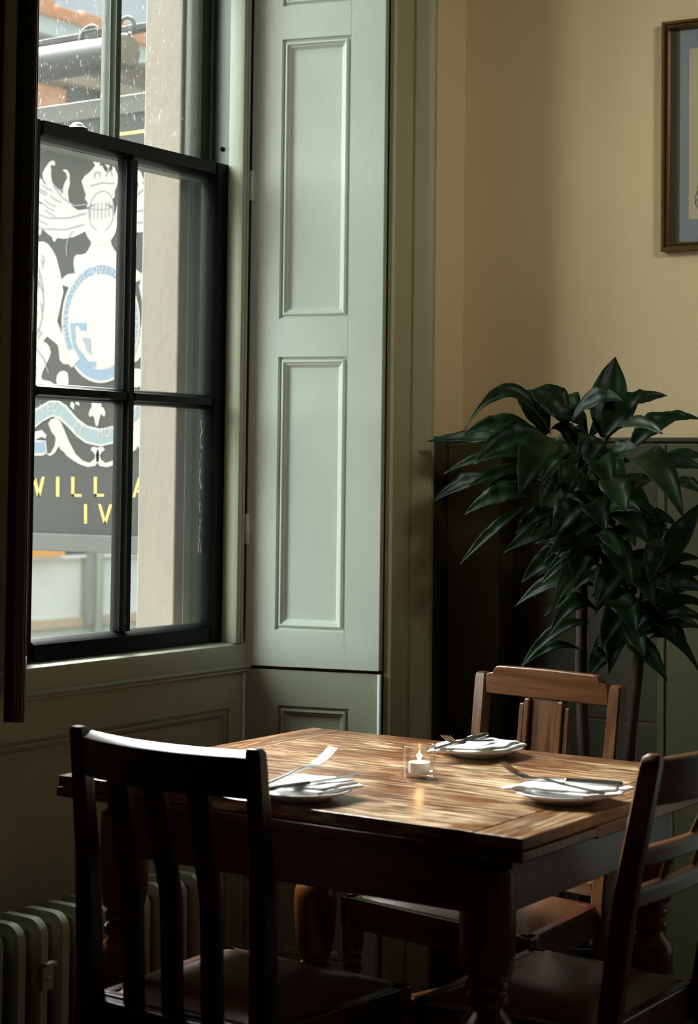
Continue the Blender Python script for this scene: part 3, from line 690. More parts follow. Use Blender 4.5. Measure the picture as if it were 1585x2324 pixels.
for (cx_, cz_, r, a0, a1) in ((-.115, -.135, .040, .3, 3.4), (-.140, -.160, .022, .8, 6.6), (-.150, -.168, .010, 0, 6), (-.05, -.10, .07, 1.2, 4.4), (.02, -.02, .10, 2.4, 5.6), (.06, .05, .06, 0, 4)):
    b.tube([MP @ Vector((cx_+r*math.cos(a0+(a1-a0)*k/18), cz_+r*1.2*math.sin(a0+(a1-a0)*k/18), -.0028)) for k in range(19)], .0009, 5)
b.build('ink_sketch', plain('grey_ink', (.12, .12, .12), .9), pic)
MB().box(-PW+.019, PW-.019, -PH+.019, PH-.019, -.0005, .0005, MP).build('glass', PICGLASS, pic)

# ================================================================== PLANT
LEAVES = [(3.8,1.855,1.408,3.86,1.853,1.604,0.077,0.0),(3.78,1.935,1.437,3.74,2.012,1.521,0.069,0.02),(3.8,2.001,1.415,3.76,2.057,1.52,0.061,0.02),(3.86,1.956,1.45,3.9,2.031,1.506,0.061,0.02),(3.76,1.97,1.414,3.62,2.118,1.43,0.038,0.09),(3.82,2.026,1.407,3.72,2.189,1.416,0.044,0.03),(3.84,2.099,1.394,3.8,2.333,1.407,0.032,0.01),(3.74,1.969,1.405,3.6,2.084,1.346,0.064,0.03),(3.7,1.926,1.397,3.52,1.919,1.285,0.077,0.03),(3.78,2.045,1.359,3.7,2.226,1.324,0.026,0.02),(3.8,2.051,1.334,3.72,2.17,1.294,0.031,0.01),(3.84,2.161,1.304,3.8,2.318,1.254,0.038,0.02),(3.8,2.045,1.296,3.72,2.128,1.28,0.032,0.02),(3.76,2.023,1.269,3.68,2.154,1.231,0.044,0.02),(3.76,2.033,1.245,3.68,2.168,1.11,0.025,0.01),(3.62,1.876,1.308,3.56,1.886,1.25,0.035,0.01),(3.62,1.812,1.285,3.55,1.808,1.337,0.023,0.0),(3.62,1.755,1.307,3.52,1.664,1.25,0.059,0.01),(3.66,1.779,1.39,3.5,1.572,1.415,0.037,0.03),(3.72,1.811,1.406,3.74,1.733,1.506,0.064,0.02),(3.72,1.89,1.443,3.7,1.756,1.49,0.044,0.03),(3.86,1.847,1.474,3.95,1.76,1.516,0.033,0.01),(3.78,1.775,1.381,3.82,1.672,1.458,0.049,0.02),(3.86,1.765,1.44,3.9,1.655,1.457,0.026,0.01),(3.7,1.747,1.346,3.52,1.532,1.242,0.067,0.05),(3.8,1.756,1.343,3.78,1.595,1.343,0.036,0.01),(3.84,1.732,1.351,3.86,1.62,1.368,0.027,0.01),(3.8,1.681,1.3,3.74,1.578,1.288,0.031,0.01),(3.72,1.799,1.354,3.68,1.714,1.384,0.044,0.01),(3.78,1.708,1.101,3.82,1.621,1.267,0.049,0.0),(3.8,1.736,1.086,3.8,1.612,1.14,0.028,0.02),(3.8,1.703,1.072,3.8,1.594,1.102,0.028,0.02),(3.76,1.717,1.046,3.7,1.552,1.074,0.031,0.02),(3.8,1.731,1.009,3.8,1.593,1.036,0.026,0.02),(3.8,1.74,0.967,3.76,1.576,1.001,0.028,0.03),(3.8,1.749,0.935,3.76,1.594,0.889,0.028,0.05),(3.78,1.859,1.012,3.7,1.953,1.0,0.026,0.03),(3.72,1.834,1.017,3.64,1.909,0.959,0.036,0.04),(3.78,1.878,0.983,3.7,2.018,0.874,0.028,0.03),(3.8,1.917,0.918,3.72,2.01,0.886,0.02,0.02),(3.7,1.786,0.916,3.64,1.809,0.875,0.041,0.02),(3.66,1.721,0.975,3.58,1.647,0.94,0.036,0.01),(3.68,1.806,1.188,3.6,1.712,1.151,0.031,0.01),(3.7,1.668,1.179,3.62,1.654,1.095,0.041,0.01),(3.76,1.718,1.146,3.76,1.677,1.234,0.031,0.01),(3.8,1.774,1.208,3.76,1.654,1.216,0.031,0.02),(3.72,1.927,1.227,3.62,1.982,1.191,0.036,0.02),(3.8,1.954,1.181,3.72,2.071,1.14,0.041,0.02),(3.8,1.943,1.124,3.72,2.02,1.075,0.046,0.02),(3.66,1.825,1.251,3.58,1.739,1.204,0.056,0.02),(3.66,1.845,1.336,3.58,1.841,1.272,0.056,0.02),(3.7,1.836,1.363,3.6,1.736,1.295,0.061,0.02),(3.74,1.914,1.372,3.66,1.941,1.31,0.061,0.03),(3.76,1.847,1.337,3.7,1.751,1.269,0.056,0.03),(3.7,1.855,1.25,3.64,1.9,1.182,0.061,0.02),(3.7,1.797,1.166,3.62,1.694,1.089,0.056,0.02),(3.7,1.759,1.104,3.62,1.78,1.035,0.056,0.02),(3.72,1.75,1.125,3.62,1.645,1.05,0.061,0.02),(3.7,1.773,1.04,3.62,1.684,0.982,0.056,0.02),(3.74,1.864,1.142,3.68,1.867,1.07,0.051,0.02),(3.76,1.812,1.229,3.7,1.691,1.174,0.051,0.02),(3.74,1.769,1.017,3.66,1.786,0.94,0.051,0.02),(3.76,1.787,0.95,3.7,1.648,0.879,0.046,0.02),(3.7,1.808,1.397,3.64,1.835,1.328,0.056,0.02),(3.8,1.822,1.272,3.76,1.714,1.24,0.046,0.02)]
pl = empty('potted_dracaena', (3.84, 1.93, 0)); tag(pl, 'tall dark leafy dracaena standing in the corner behind the facing chair', 'plant')
PL = Vector(pl.location)
b = MB(); b.lathe([(.085, 0), (.092, .01), (.112, .20), (.122, .235), (.122, .25), (.112, .25), (.104, .215), (.0005, .215)], 40); pot_ = b.build('pot', POT, pl, smooth=True)
b = MB(); b.lathe([(.104, .21), (.103, .222), (.05, .226), (.0005, .226)], 32); b.build('soil', SOIL, pot_)
for pts in ([(0, -.01, .21), (.0, -.02, .5), (-.03, -.018, .85), (-.03, -.02, 1.12), (-.03, -.02, 1.42)], [(.03, -.07, .21), (.04, -.10, .6), (.0, -.16, 1.0)], [(-.04, .02, .21), (-.05, .04, .55), (-.04, .035, .86)]):
    b = MB(); P = []
    for i in range(len(pts)-1):
        for k in range(6):
            p = Vector(pts[i]).lerp(Vector(pts[i+1]), k/6); P.append(p)
    P.append(Vector(pts[-1])); b.tube(P, [.015 - .003*(k/len(P)) + .001*math.sin(k*2.1) for k in range(len(P))], 10); b.build('cane', TRUNK, pl, smooth='all')
def leaf_mesh(b, base, tip, width, arch, rnd):
    base, tip = Vector(base)-PL, Vector(tip)-PL; ax = tip-base; L = ax.length; d = ax.normalized()
    nrm = Vector((-.8, -.45, .55)); nrm = (nrm - d*nrm.dot(d)).normalized(); side = d.cross(nrm).normalized()
    up = Vector((0, 0, 1)); n = 14; rows = []
    for i in range(n+1):
        t = i/n; w = width*.56*math.sin(PI*min(1, .03+.97*t**.88))**.95 if t < 1 else 0.0
        w = max(w, .004 if t < .5 else .0006)
        c = base+ax*t + up*(arch*4*t*(1-t)) + up*(-.02*L*max(0, t-.8)*5) + nrm*.006*math.sin(t*5+rnd.random())
        wob = .12*w*math.sin(t*17+L*90)
        rows.append([c - side*w + nrm*(.30*w+wob), c - side*w*.5 + nrm*.04*w, c - nrm*.10*w, c + side*w*.5 + nrm*.04*w, c + side*w + nrm*(.30*w-wob)])
    V = [[b.bm.verts.new(p) for p in r] for r in rows]
    for i in range(n):
        for j in range(4): b.bm.faces.new((V[i][j], V[i+1][j], V[i+1][j+1], V[i][j+1]))
rnd = random.Random(5)
crowns = {'upper_foliage': MB(), 'lower_foliage': MB()}
for (bx, by, bz, tx, ty, tz, w, a) in LEAVES:
    leaf_mesh(crowns['upper_foliage' if bz > 1.18 else 'lower_foliage'], (bx, by, bz), (tx, ty, tz), w, a, rnd)
# inner leaves that fill the crowns
for (cx_, cy_, cz_, r, n) in ((3.80, 1.91, 1.34, .12, 16), (3.80, 1.84, 1.16, .20, 46), (3.80, 1.77, 1.02, .16, 30)):
    for k in range(n):
        a = rnd.uniform(0, 2*PI); e = rnd.uniform(-.75, .7); ln_ = r*rnd.uniform(.7, 1.1)
        bs = Vector((cx_+rnd.uniform(-.03, .03), cy_+rnd.uniform(-.03, .03), cz_+rnd.uniform(-.10, .08)))
        tp = bs + Vector((math.cos(a)*math.cos(e), math.sin(a)*math.cos(e), math.sin(e)))*ln_
        tp.x = max(3.56, min(tp.x, 4.06))
        leaf_mesh(crowns['upper_foliage' if cz_ > 1.3 else 'lower_foliage'], bs, tp, rnd.uniform(.028, .05), .03, rnd)
for nm, b in crowns.items():
    o = b.build(nm, LEAF, pl, smooth='all'); m = o.modifiers.new('thickness', 'SOLIDIFY'); m.thickness = .0009

# ================================================================== OUTSIDE
PAVE = plain('pavement', (.10, .10, .10), .9, 0, .4, 30)
structure(MB().box(-10, 40, 3.006, 40, -.7, -.6).build('ground', PAVE), 'street paving outside the window', 'ground')
# hanging sign, its painted face towards the viewer's side
SX, SYC = 4.10, 3.677
sg = empty('pub_sign', (SX, SYC, 1.076)); tag(sg, 'black hanging pub sign with a white coat of arms and gold lettering outside the window', 'sign')
SIGN = {
    'crown': [(-0.062,2.121),(-0.057,2.135),(-0.07,2.149),(-0.065,2.159),(-0.076,2.184),(-0.084,2.204),(-0.072,2.219),(-0.053,2.228),(-0.041,2.237),(-0.03,2.248),(-0.039,2.26),(-0.01,2.254),(-0.013,2.245),(-0.001,2.245),(0.008,2.229),(0.02,2.221),(0.023,2.234),(0.011,2.246),(0.007,2.249),(0.028,2.243),(0.023,2.22),(0.041,2.229),(0.039,2.239),(0.048,2.236),(0.055,2.222),(0.067,2.205),(0.059,2.179),(0.05,2.16),(0.052,2.147),(0.04,2.135),(0.048,2.116),(0.03,2.123),(-0.005,2.129),(-0.037,2.128)],
    'wing': [(-0.282,2.228),(-0.252,2.225),(-0.241,2.211),(-0.224,2.2),(-0.245,2.222),(-0.249,2.241),(-0.242,2.253),(-0.232,2.263),(-0.222,2.274),(-0.208,2.279),(-0.197,2.274),(-0.195,2.265),(-0.202,2.261),(-0.209,2.267),(-0.216,2.258),(-0.211,2.251),(-0.213,2.235),(-0.207,2.211),(-0.182,2.189),(-0.162,2.171),(-0.162,2.187),(-0.152,2.209),(-0.144,2.219),(-0.149,2.235),(-0.163,2.243),(-0.159,2.247),(-0.145,2.244),(-0.135,2.231),(-0.133,2.2),(-0.141,2.175),(-0.136,2.149),(-0.119,2.128),(-0.098,2.116),(-0.071,2.116),(-0.057,2.117),(-0.049,2.081),(-0.067,2.048),(-0.089,2.041),(-0.116,2.034),(-0.154,2.031),(-0.182,2.036),(-0.191,2.024),(-0.199,2.029),(-0.203,2.04),(-0.221,2.051),(-0.242,2.066),(-0.246,2.071),(-0.251,2.049),(-0.277,2.053),(-0.294,2.15)],
    'helmet': [(0.063,2.064),(0.061,2.05),(0.057,2.036),(0.049,2.024),(0.039,2.014),(0.027,2.006),(0.013,2.002),(-0.002,2.002),(-0.017,2.004),(-0.031,2.01),(-0.044,2.019),(-0.055,2.03),(-0.063,2.044),(-0.068,2.058),(-0.071,2.073),(-0.069,2.087),(-0.064,2.099),(-0.057,2.11),(-0.046,2.119),(-0.034,2.125),(-0.02,2.128),(-0.005,2.129),(0.01,2.126),(0.024,2.121),(0.037,2.113),(0.047,2.102),(0.055,2.091),(0.061,2.078)],
    'mantle': [(-0.042,2.024),(-0.042,2.007),(-0.052,1.992),(-0.063,1.981),(-0.084,1.978),(-0.101,1.98),(-0.11,1.97),(-0.112,1.952),(-0.107,1.931),(-0.102,1.911),(-0.086,1.905),(0.002,1.9),(0.088,1.896),(0.104,1.9),(0.108,1.92),(0.111,1.939),(0.109,1.957),(0.1,1.968),(0.084,1.968),(0.063,1.974),(0.052,1.986),(0.041,2.001),(0.038,2.019)],
    'mantle_lobe': [(-0.16,1.907),(-0.138,1.921),(-0.107,1.923),(-0.093,1.898),(-0.113,1.881),(-0.133,1.882),(-0.158,1.889)],
    'garter_outer': [(0.161,1.761),(0.159,1.733),(0.154,1.705),(0.146,1.68),(0.134,1.656),(0.118,1.635),(0.1,1.617),(0.08,1.602),(0.058,1.592),(0.034,1.586),(0.009,1.584),(-0.015,1.587),(-0.04,1.594),(-0.063,1.605),(-0.085,1.621),(-0.105,1.64),(-0.122,1.663),(-0.136,1.688),(-0.146,1.715),(-0.153,1.744),(-0.155,1.773),(-0.154,1.802),(-0.149,1.83),(-0.14,1.857),(-0.127,1.881),(-0.111,1.902),(-0.092,1.92),(-0.071,1.934),(-0.048,1.944),(-0.024,1.949),(0.001,1.95),(0.026,1.947),(0.05,1.939),(0.073,1.926),(0.094,1.91),(0.113,1.891),(0.129,1.868),(0.142,1.844),(0.152,1.817),(0.158,1.789)],
    'garter_blue': [(0.153,1.761),(0.152,1.734),(0.147,1.708),(0.139,1.684),(0.127,1.661),(0.113,1.641),(0.096,1.623),(0.076,1.61),(0.055,1.6),(0.033,1.594),(0.009,1.592),(-0.014,1.595),(-0.037,1.602),(-0.06,1.613),(-0.08,1.628),(-0.099,1.646),(-0.115,1.668),(-0.128,1.692),(-0.138,1.717),(-0.145,1.745),(-0.147,1.773),(-0.146,1.8),(-0.141,1.827),(-0.132,1.852),(-0.12,1.876),(-0.105,1.896),(-0.087,1.913),(-0.067,1.927),(-0.045,1.936),(-0.022,1.941),(0.001,1.942),(0.025,1.938),(0.048,1.931),(0.069,1.919),(0.089,1.904),(0.107,1.885),(0.123,1.864),(0.135,1.84),(0.145,1.815),(0.151,1.788)],
    'garter_inner': [(0.135,1.764),(0.134,1.742),(0.129,1.72),(0.122,1.7),(0.112,1.681),(0.099,1.664),(0.084,1.65),(0.067,1.639),(0.049,1.63),(0.029,1.626),(0.009,1.624),(-0.012,1.627),(-0.032,1.632),(-0.052,1.642),(-0.07,1.654),(-0.086,1.669),(-0.1,1.687),(-0.112,1.707),(-0.12,1.729),(-0.126,1.751),(-0.128,1.774),(-0.127,1.797),(-0.122,1.82),(-0.115,1.841),(-0.104,1.86),(-0.091,1.877),(-0.075,1.891),(-0.058,1.902),(-0.039,1.91),(-0.019,1.914),(0.002,1.915),(0.022,1.912),(0.042,1.906),(0.061,1.896),(0.079,1.883),(0.095,1.868),(0.108,1.85),(0.119,1.83),(0.127,1.809),(0.133,1.787)],
    'shield': [(0.128,1.765),(0.127,1.743),(0.123,1.722),(0.116,1.703),(0.107,1.684),(0.095,1.668),(0.08,1.655),(0.064,1.644),(0.046,1.636),(0.028,1.631),(0.008,1.63),(-0.011,1.632),(-0.03,1.638),(-0.049,1.647),(-0.066,1.659),(-0.081,1.673),(-0.095,1.69),(-0.106,1.71),(-0.114,1.73),(-0.119,1.752),(-0.121,1.774),(-0.12,1.796),(-0.116,1.818),(-0.109,1.838),(-0.099,1.856),(-0.086,1.872),(-0.071,1.886),(-0.055,1.897),(-0.037,1.904),(-0.018,1.908),(0.002,1.909),(0.021,1.906),(0.04,1.9),(0.059,1.891),(0.075,1.879),(0.09,1.864),(0.103,1.847),(0.113,1.828),(0.121,1.807),(0.126,1.786)],
    'quarter': [(-0.117,1.77),(-0.05,1.768),(-0.05,1.744),(-0.075,1.746),(-0.082,1.76),(-0.093,1.761),(-0.098,1.749),(-0.091,1.73),(-0.095,1.715),(-0.081,1.689),(-0.06,1.673),(-0.04,1.651),(-0.009,1.649),(-0.008,1.633),(-0.032,1.632),(-0.063,1.645),(-0.08,1.666),(-0.101,1.694),(-0.113,1.73)],
    'harp': [(-0.065,1.724),(-0.034,1.721),(-0.029,1.669),(-0.047,1.683)],
    'buckle': [(-0.125,1.685),(-0.098,1.694),(-0.075,1.66),(-0.107,1.633),(-0.127,1.647)],
    'lion': [(-0.291,2.031),(-0.261,2.029),(-0.24,2.029),(-0.22,2.02),(-0.199,1.999),(-0.183,1.975),(-0.174,1.949),(-0.166,1.928),(-0.158,1.896),(-0.151,1.868),(-0.159,1.84),(-0.166,1.809),(-0.175,1.779),(-0.158,1.747),(-0.15,1.732),(-0.139,1.713),(-0.129,1.693),(-0.12,1.669),(-0.123,1.649),(-0.134,1.644),(-0.148,1.647),(-0.162,1.66),(-0.165,1.683),(-0.17,1.704),(-0.191,1.718),(-0.216,1.733),(-0.233,1.718),(-0.219,1.713),(-0.205,1.7),(-0.199,1.682),(-0.207,1.664),(-0.218,1.646),(-0.231,1.626),(-0.238,1.608),(-0.23,1.599),(-0.199,1.594),(-0.181,1.584),(-0.279,1.586)],
    'rose': [(-0.174,1.594),(-0.171,1.612),(-0.158,1.624),(-0.141,1.625),(-0.127,1.618),(-0.122,1.593),(-0.126,1.573),(-0.146,1.568),(-0.167,1.573)],
    'ribbon': [(-0.35,1.445),(-0.312,1.478),(-0.261,1.509),(-0.201,1.534),(-0.166,1.537),(-0.131,1.52),(-0.082,1.479),(-0.041,1.456),(0.011,1.447),(0.062,1.455),(0.101,1.477),(0.146,1.517),(0.178,1.532),(0.21,1.528),(0.266,1.503),(0.313,1.473),(0.348,1.441),(0.349,1.393),(0.314,1.417),(0.269,1.446),(0.237,1.466),(0.198,1.481),(0.173,1.474),(0.141,1.452),(0.109,1.425),(0.07,1.403),(0.012,1.393),(-0.047,1.403),(-0.088,1.426),(-0.123,1.454),(-0.158,1.477),(-0.186,1.485),(-0.227,1.47),(-0.26,1.449),(-0.31,1.418),(-0.349,1.392)],
    'ribbon_blue': [(-0.35,1.437),(-0.312,1.47),(-0.259,1.501),(-0.199,1.526),(-0.168,1.529),(-0.136,1.514),(-0.087,1.472),(-0.044,1.449),(0.011,1.44),(0.066,1.448),(0.106,1.471),(0.151,1.51),(0.18,1.525),(0.209,1.521),(0.265,1.495),(0.313,1.466),(0.348,1.434),(0.348,1.4),(0.314,1.424),(0.267,1.453),(0.237,1.473),(0.198,1.489),(0.169,1.482),(0.134,1.458),(0.104,1.431),(0.067,1.41),(0.012,1.4),(-0.043,1.41),(-0.083,1.432),(-0.116,1.46),(-0.154,1.484),(-0.186,1.492),(-0.227,1.477),(-0.26,1.457),(-0.311,1.426),(-0.349,1.4)],
    'ribbon_tail': [(-0.318,1.437),(-0.26,1.439),(-0.23,1.444),(-0.21,1.428),(-0.213,1.418),(-0.233,1.423),(-0.259,1.413),(-0.212,1.411),(-0.206,1.375),(-0.224,1.365),(-0.258,1.365),(-0.316,1.369)],
    'ribbon_tail_blue': [(-0.317,1.403),(-0.259,1.406),(-0.216,1.408),(-0.211,1.378),(-0.228,1.373),(-0.258,1.372),(-0.316,1.377)],
    'scroll': [(-0.203,1.464),(-0.192,1.477),(-0.173,1.481),(-0.154,1.472),(-0.136,1.444),(-0.115,1.408),(-0.087,1.37),(-0.059,1.351),(-0.032,1.344),(-0.013,1.354),(-0.008,1.365),(-0.015,1.376),(-0.028,1.383),(-0.02,1.393),(-0.0,1.39),(0.008,1.37),(0.006,1.35),(-0.008,1.335),(-0.038,1.331),(-0.072,1.34),(-0.1,1.352),(-0.127,1.367),(-0.135,1.376),(-0.152,1.385),(-0.156,1.396),(-0.174,1.373),(-0.193,1.364),(-0.211,1.371),(-0.191,1.373),(-0.174,1.396),(-0.171,1.421),(-0.191,1.441)],
    'finial': [(-0.029,1.559),(0.012,1.558),(0.013,1.512),(0.021,1.511),(0.03,1.495),(0.026,1.482),(0.012,1.491),(0.007,1.479),(-0.0,1.455),(-0.008,1.455),(-0.016,1.481),(-0.022,1.487),(-0.032,1.482),(-0.039,1.491),(-0.032,1.506),(-0.026,1.512)],
    'leaf_a': [(-0.109,1.531),(-0.097,1.522),(-0.099,1.506),(-0.114,1.516)],
    'leaf_b': [(-0.097,1.539),(-0.082,1.535),(-0.076,1.518),(-0.089,1.521)],
    'letters': [[(-0.285,1.238),(-0.273,1.238),(-0.294,1.299),(-0.307,1.299)],[(-0.285,1.238),(-0.273,1.238),(-0.253,1.299),(-0.266,1.298)],[(-0.245,1.238),(-0.232,1.238),(-0.253,1.299),(-0.266,1.298)],[(-0.245,1.238),(-0.232,1.238),(-0.215,1.3),(-0.227,1.3)],[(-0.167,1.301),(-0.154,1.301),(-0.153,1.24),(-0.166,1.24)],[(-0.105,1.301),(-0.092,1.301),(-0.091,1.241),(-0.103,1.241)],[(-0.103,1.249),(-0.062,1.249),(-0.062,1.241),(-0.103,1.241)],[(-0.013,1.302),(-0.001,1.302),(0.0,1.242),(-0.012,1.242)],[(-0.012,1.251),(0.028,1.251),(0.028,1.243),(-0.012,1.242)],[(0.08,1.303),(0.091,1.303),(0.093,1.243),(0.081,1.243)],[(0.14,1.243),(0.151,1.243),(0.173,1.303),(0.162,1.303)],[(0.186,1.244),(0.198,1.244),(0.173,1.303),(0.162,1.303)],[(0.155,1.264),(0.182,1.265),(0.182,1.257),(0.155,1.257)],[(0.227,1.244),(0.237,1.245),(0.241,1.304),(0.23,1.304)],[(0.252,1.253),(0.263,1.254),(0.241,1.304),(0.23,1.304)],[(0.252,1.253),(0.263,1.254),(0.282,1.305),(0.271,1.304)],[(0.277,1.245),(0.288,1.245),(0.282,1.305),(0.271,1.304)],[(-0.051,1.219),(-0.039,1.219),(-0.038,1.161),(-0.049,1.161)],[(0.006,1.22),(0.017,1.22),(0.04,1.162),(0.029,1.162)],[(0.05,1.22),(0.062,1.221),(0.04,1.162),(0.029,1.162)]],
}
SBLACK = plain('sign_black_paint', (.030, .034, .036), .7, 0, .1, 40, spec=.08)
SGREY = plain('sign_frame_paint', (.06, .066, .072), .6, 0, .2, 30, spec=.12)
SWHITE = plain('sign_white_paint', (.22, .23, .255), .7, 0, .1, 60, spec=.05)
SBLUE = plain('sign_blue_paint', (.085, .13, .20), .6, spec=.2); SPALE = plain('sign_pale_blue_paint', (.105, .145, .18), .6, spec=.2)
SGOLD = plain('sign_gold_paint', (.30, .235, .07), .5, spec=.3); SGREEN = plain('sign_leaf_green', (.25, .32, .25), .6)
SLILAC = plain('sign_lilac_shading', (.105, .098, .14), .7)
def sp(s, z, w): return (w, -s, z-1.076)       # sign local: x depth, y = -s
MB().box(0, .03, -.50, .50, .0, 1.36).build('board', SBLACK, sg, .003)
b = MB()
for a in ((-.52, .52, -.002, .052), (-.52, .52, 1.315, 1.372)): b.box(-.012, .042, a[0], a[1], a[2], a[3])
for a in (-.52, .475): b.box(-.012, .042, a, a+.045, .052, 1.315)
b.build('frame', SGREY, sg, .004)
def layer(name, polys, mat, lev, par=None):
    b = MB()
    for poly in polys:
        pts = [(-s, z-1.076) for s, z in poly]
        f = [b.bm.verts.new((-.0006*lev, y, z)) for y, z in pts]
        try: face = b.bm.faces.new(f)
        except ValueError: continue
        r = bmesh.ops.extrude_face_region(b.bm, geom=[face]); vs = [g for g in r['geom'] if isinstance(g, bmesh.types.BMVert)]
        bmesh.ops.translate(b.bm, verts=vs, vec=(.0005, 0, 0))
    return b.build(name, mat, par or sg, tri=True)
def layers(name, polys, mat, lev, par=None): return [layer(name, [p], mat, lev, par) for p in polys]
mir = lambda p: [(-s+.002, z) for s, z in p][::-1]
layers('mantling', [SIGN['wing'], mir(SIGN['wing']), SIGN['mantle'], SIGN['mantle_lobe'], mir(SIGN['mantle_lobe'])], SWHITE, 2)
crown = layer('crown', [SIGN['crown']], SWHITE, 3); supp = layers('supporter', [SIGN['lion'], mir(SIGN['lion'])], SWHITE, 2)
helm = layer('helmet', [SIGN['helmet']], SWHITE, 4)
vz = 2.110
layers('visor_bar', [[(s-.0022, vz-.028+abs(s)*.12), (s+.0022, vz-.028+abs(s)*.12), (s+.0022, vz+.022), (s-.0022, vz+.022)] for s in (-.045, -.03, -.016, 0, .016, .03, .045)], SLILAC, 5, helm)
gart = layer('garter', [SIGN['garter_outer']], SWHITE, 5); layer('garter_band', [SIGN['garter_blue']], SBLUE, 6, gart); layer('garter_edge', [SIGN['garter_inner']], SWHITE, 7, gart)
shld = layer('shield', [SIGN['shield']], SWHITE, 8); layer('quarter', [SIGN['quarter']], SBLUE, 9, shld); layer('harp', [SIGN['harp']], SPALE, 10, shld); layer('buckle', [SIGN['buckle']], SWHITE, 8, gart)
layers('rose', [SIGN['rose'], mir(SIGN['rose'])], SWHITE, 3)
ribb = layer('motto_ribbon', [SIGN['ribbon']], SWHITE, 5); layer('motto_band', [SIGN['ribbon_blue']], SPALE, 6, ribb)
for rt, rb_ in zip(layers('ribbon_tail', [SIGN['ribbon_tail'], mir(SIGN['ribbon_tail'])], SWHITE, 3), (SIGN['ribbon_tail_blue'], mir(SIGN['ribbon_tail_blue']))): layer('tail_band', [rb_], SBLUE, 4, rt)
layers('scrollwork', [SIGN['scroll'], mir(SIGN['scroll'])], SWHITE, 4); layer('finial', [SIGN['finial']], SWHITE, 4)
layers('painted_leaf', [SIGN['leaf_a'], SIGN['leaf_b'], mir(SIGN['leaf_a']), mir(SIGN['leaf_b'])], SGREEN, 3)
# drawn strokes that model the carved creatures and crown
def strokes(name, lines, wdt, mat, lev, par=None):
    b = MB()
    for ln_ in lines:
        for (s0, z0), (s1, z1) in zip(ln_[:-1], ln_[1:]):
            d = Vector((s1-s0, z1-z0)); 
            if d.length < 1e-6: continue
            n = Vector((-d.y, d.x)).normalized()*wdt/2
            b.face([(-.0006*lev, -(s0+n.x), z0+n.y-1.076), (-.0006*lev, -(s1+n.x), z1+n.y-1.076), (-.0006*lev, -(s1-n.x), z1-n.y-1.076), (-.0006*lev, -(s0-n.x), z0-n.y-1.076)])
    return b.build(name, mat, par or sg)
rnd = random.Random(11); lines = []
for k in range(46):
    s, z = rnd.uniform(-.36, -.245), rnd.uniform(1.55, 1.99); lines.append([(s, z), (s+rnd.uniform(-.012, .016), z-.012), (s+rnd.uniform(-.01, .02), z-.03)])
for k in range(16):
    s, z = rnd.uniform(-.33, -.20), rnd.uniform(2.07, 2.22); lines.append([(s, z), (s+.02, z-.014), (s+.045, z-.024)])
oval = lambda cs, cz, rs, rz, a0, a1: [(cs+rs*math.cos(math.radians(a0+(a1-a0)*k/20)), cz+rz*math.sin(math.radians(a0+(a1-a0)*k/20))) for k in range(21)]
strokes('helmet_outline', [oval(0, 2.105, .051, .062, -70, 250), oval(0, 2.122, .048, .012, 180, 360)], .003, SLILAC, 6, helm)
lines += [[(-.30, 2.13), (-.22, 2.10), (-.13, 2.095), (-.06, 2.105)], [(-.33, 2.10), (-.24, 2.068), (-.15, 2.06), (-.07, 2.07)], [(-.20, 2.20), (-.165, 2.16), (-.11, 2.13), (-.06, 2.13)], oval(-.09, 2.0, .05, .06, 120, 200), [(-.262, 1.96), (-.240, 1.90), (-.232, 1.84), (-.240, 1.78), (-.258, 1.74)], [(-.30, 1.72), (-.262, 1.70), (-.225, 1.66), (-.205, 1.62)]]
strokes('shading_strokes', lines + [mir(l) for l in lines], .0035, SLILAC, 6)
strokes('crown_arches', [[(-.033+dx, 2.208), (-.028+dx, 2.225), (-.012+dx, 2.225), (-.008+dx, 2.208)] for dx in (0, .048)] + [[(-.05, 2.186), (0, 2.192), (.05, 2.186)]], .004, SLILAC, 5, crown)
layer('gilt_letters', SIGN['letters'], SGOLD, 2)
b = MB()
for z in (1.258,): b.box(-.0016, 0, -.462, .462, z-.005, z+.005)
b.build('gilt_line', SGOLD, sg)
def text_mesh(name, chars, mat, size, lev, par=None):
    """chars: (glyph, s, z, angle)"""
    b = MB()
    for ch, s, z, ang in chars:
        cu = bpy.data.curves.new('glyph', 'FONT'); cu.body = ch; cu.size = size; cu.align_x = 'CENTER'; cu.align_y = 'CENTER'; cu.resolution_u = 3
        to = bpy.data.objects.new('glyph', cu); me = to.to_mesh()
        R = Matrix.Rotation(ang, 3, 'Z'); 
        idx = []
        for v in me.vertices:
            q = R @ Vector((v.co.x*.8, v.co.y, 0)); idx.append(b.bm.verts.new((-.0006*lev, -(s+q.x), z+q.y-1.076)))
        for f in me.polygons:
            try: b.bm.faces.new([idx[i] for i in f.vertices])
            except ValueError: pass
        to.to_mesh_clear(); bpy.data.objects.remove(to); bpy.data.curves.remove(cu)
    return b.build(name, mat, par or sg)
motto = 'HONI\u00b7SOIT\u00b7QUI\u00b7MAL\u00b7Y\u00b7PENSE'; chars = []
gc = (.005, 1.767); grx, gry = .1435, .160
for i, ch in enumerate(motto):
    a = math.radians(192 - i*222/(len(motto)-1)); s = gc[0]+grx*math.cos(a); z = gc[1]+.0015+gry*math.sin(a)
    t = math.atan2(gry*math.cos(a), -grx*math.sin(a)); chars.append((ch, s, z, t+PI))
text_mesh('garter_motto', chars, SWHITE, .036, 9, gart)
rb = [(-.285, 1.478), (-.222, 1.513), (-.176, 1.515), (-.13, 1.485), (-.085, 1.452), (-.045, 1.436), (0, 1.430), (.045, 1.436), (.085, 1.452), (.13, 1.485), (.176, 1.515), (.222, 1.513), (.285, 1.478)]
words = 'DIEU  ET  MON  DROIT'; chars = []
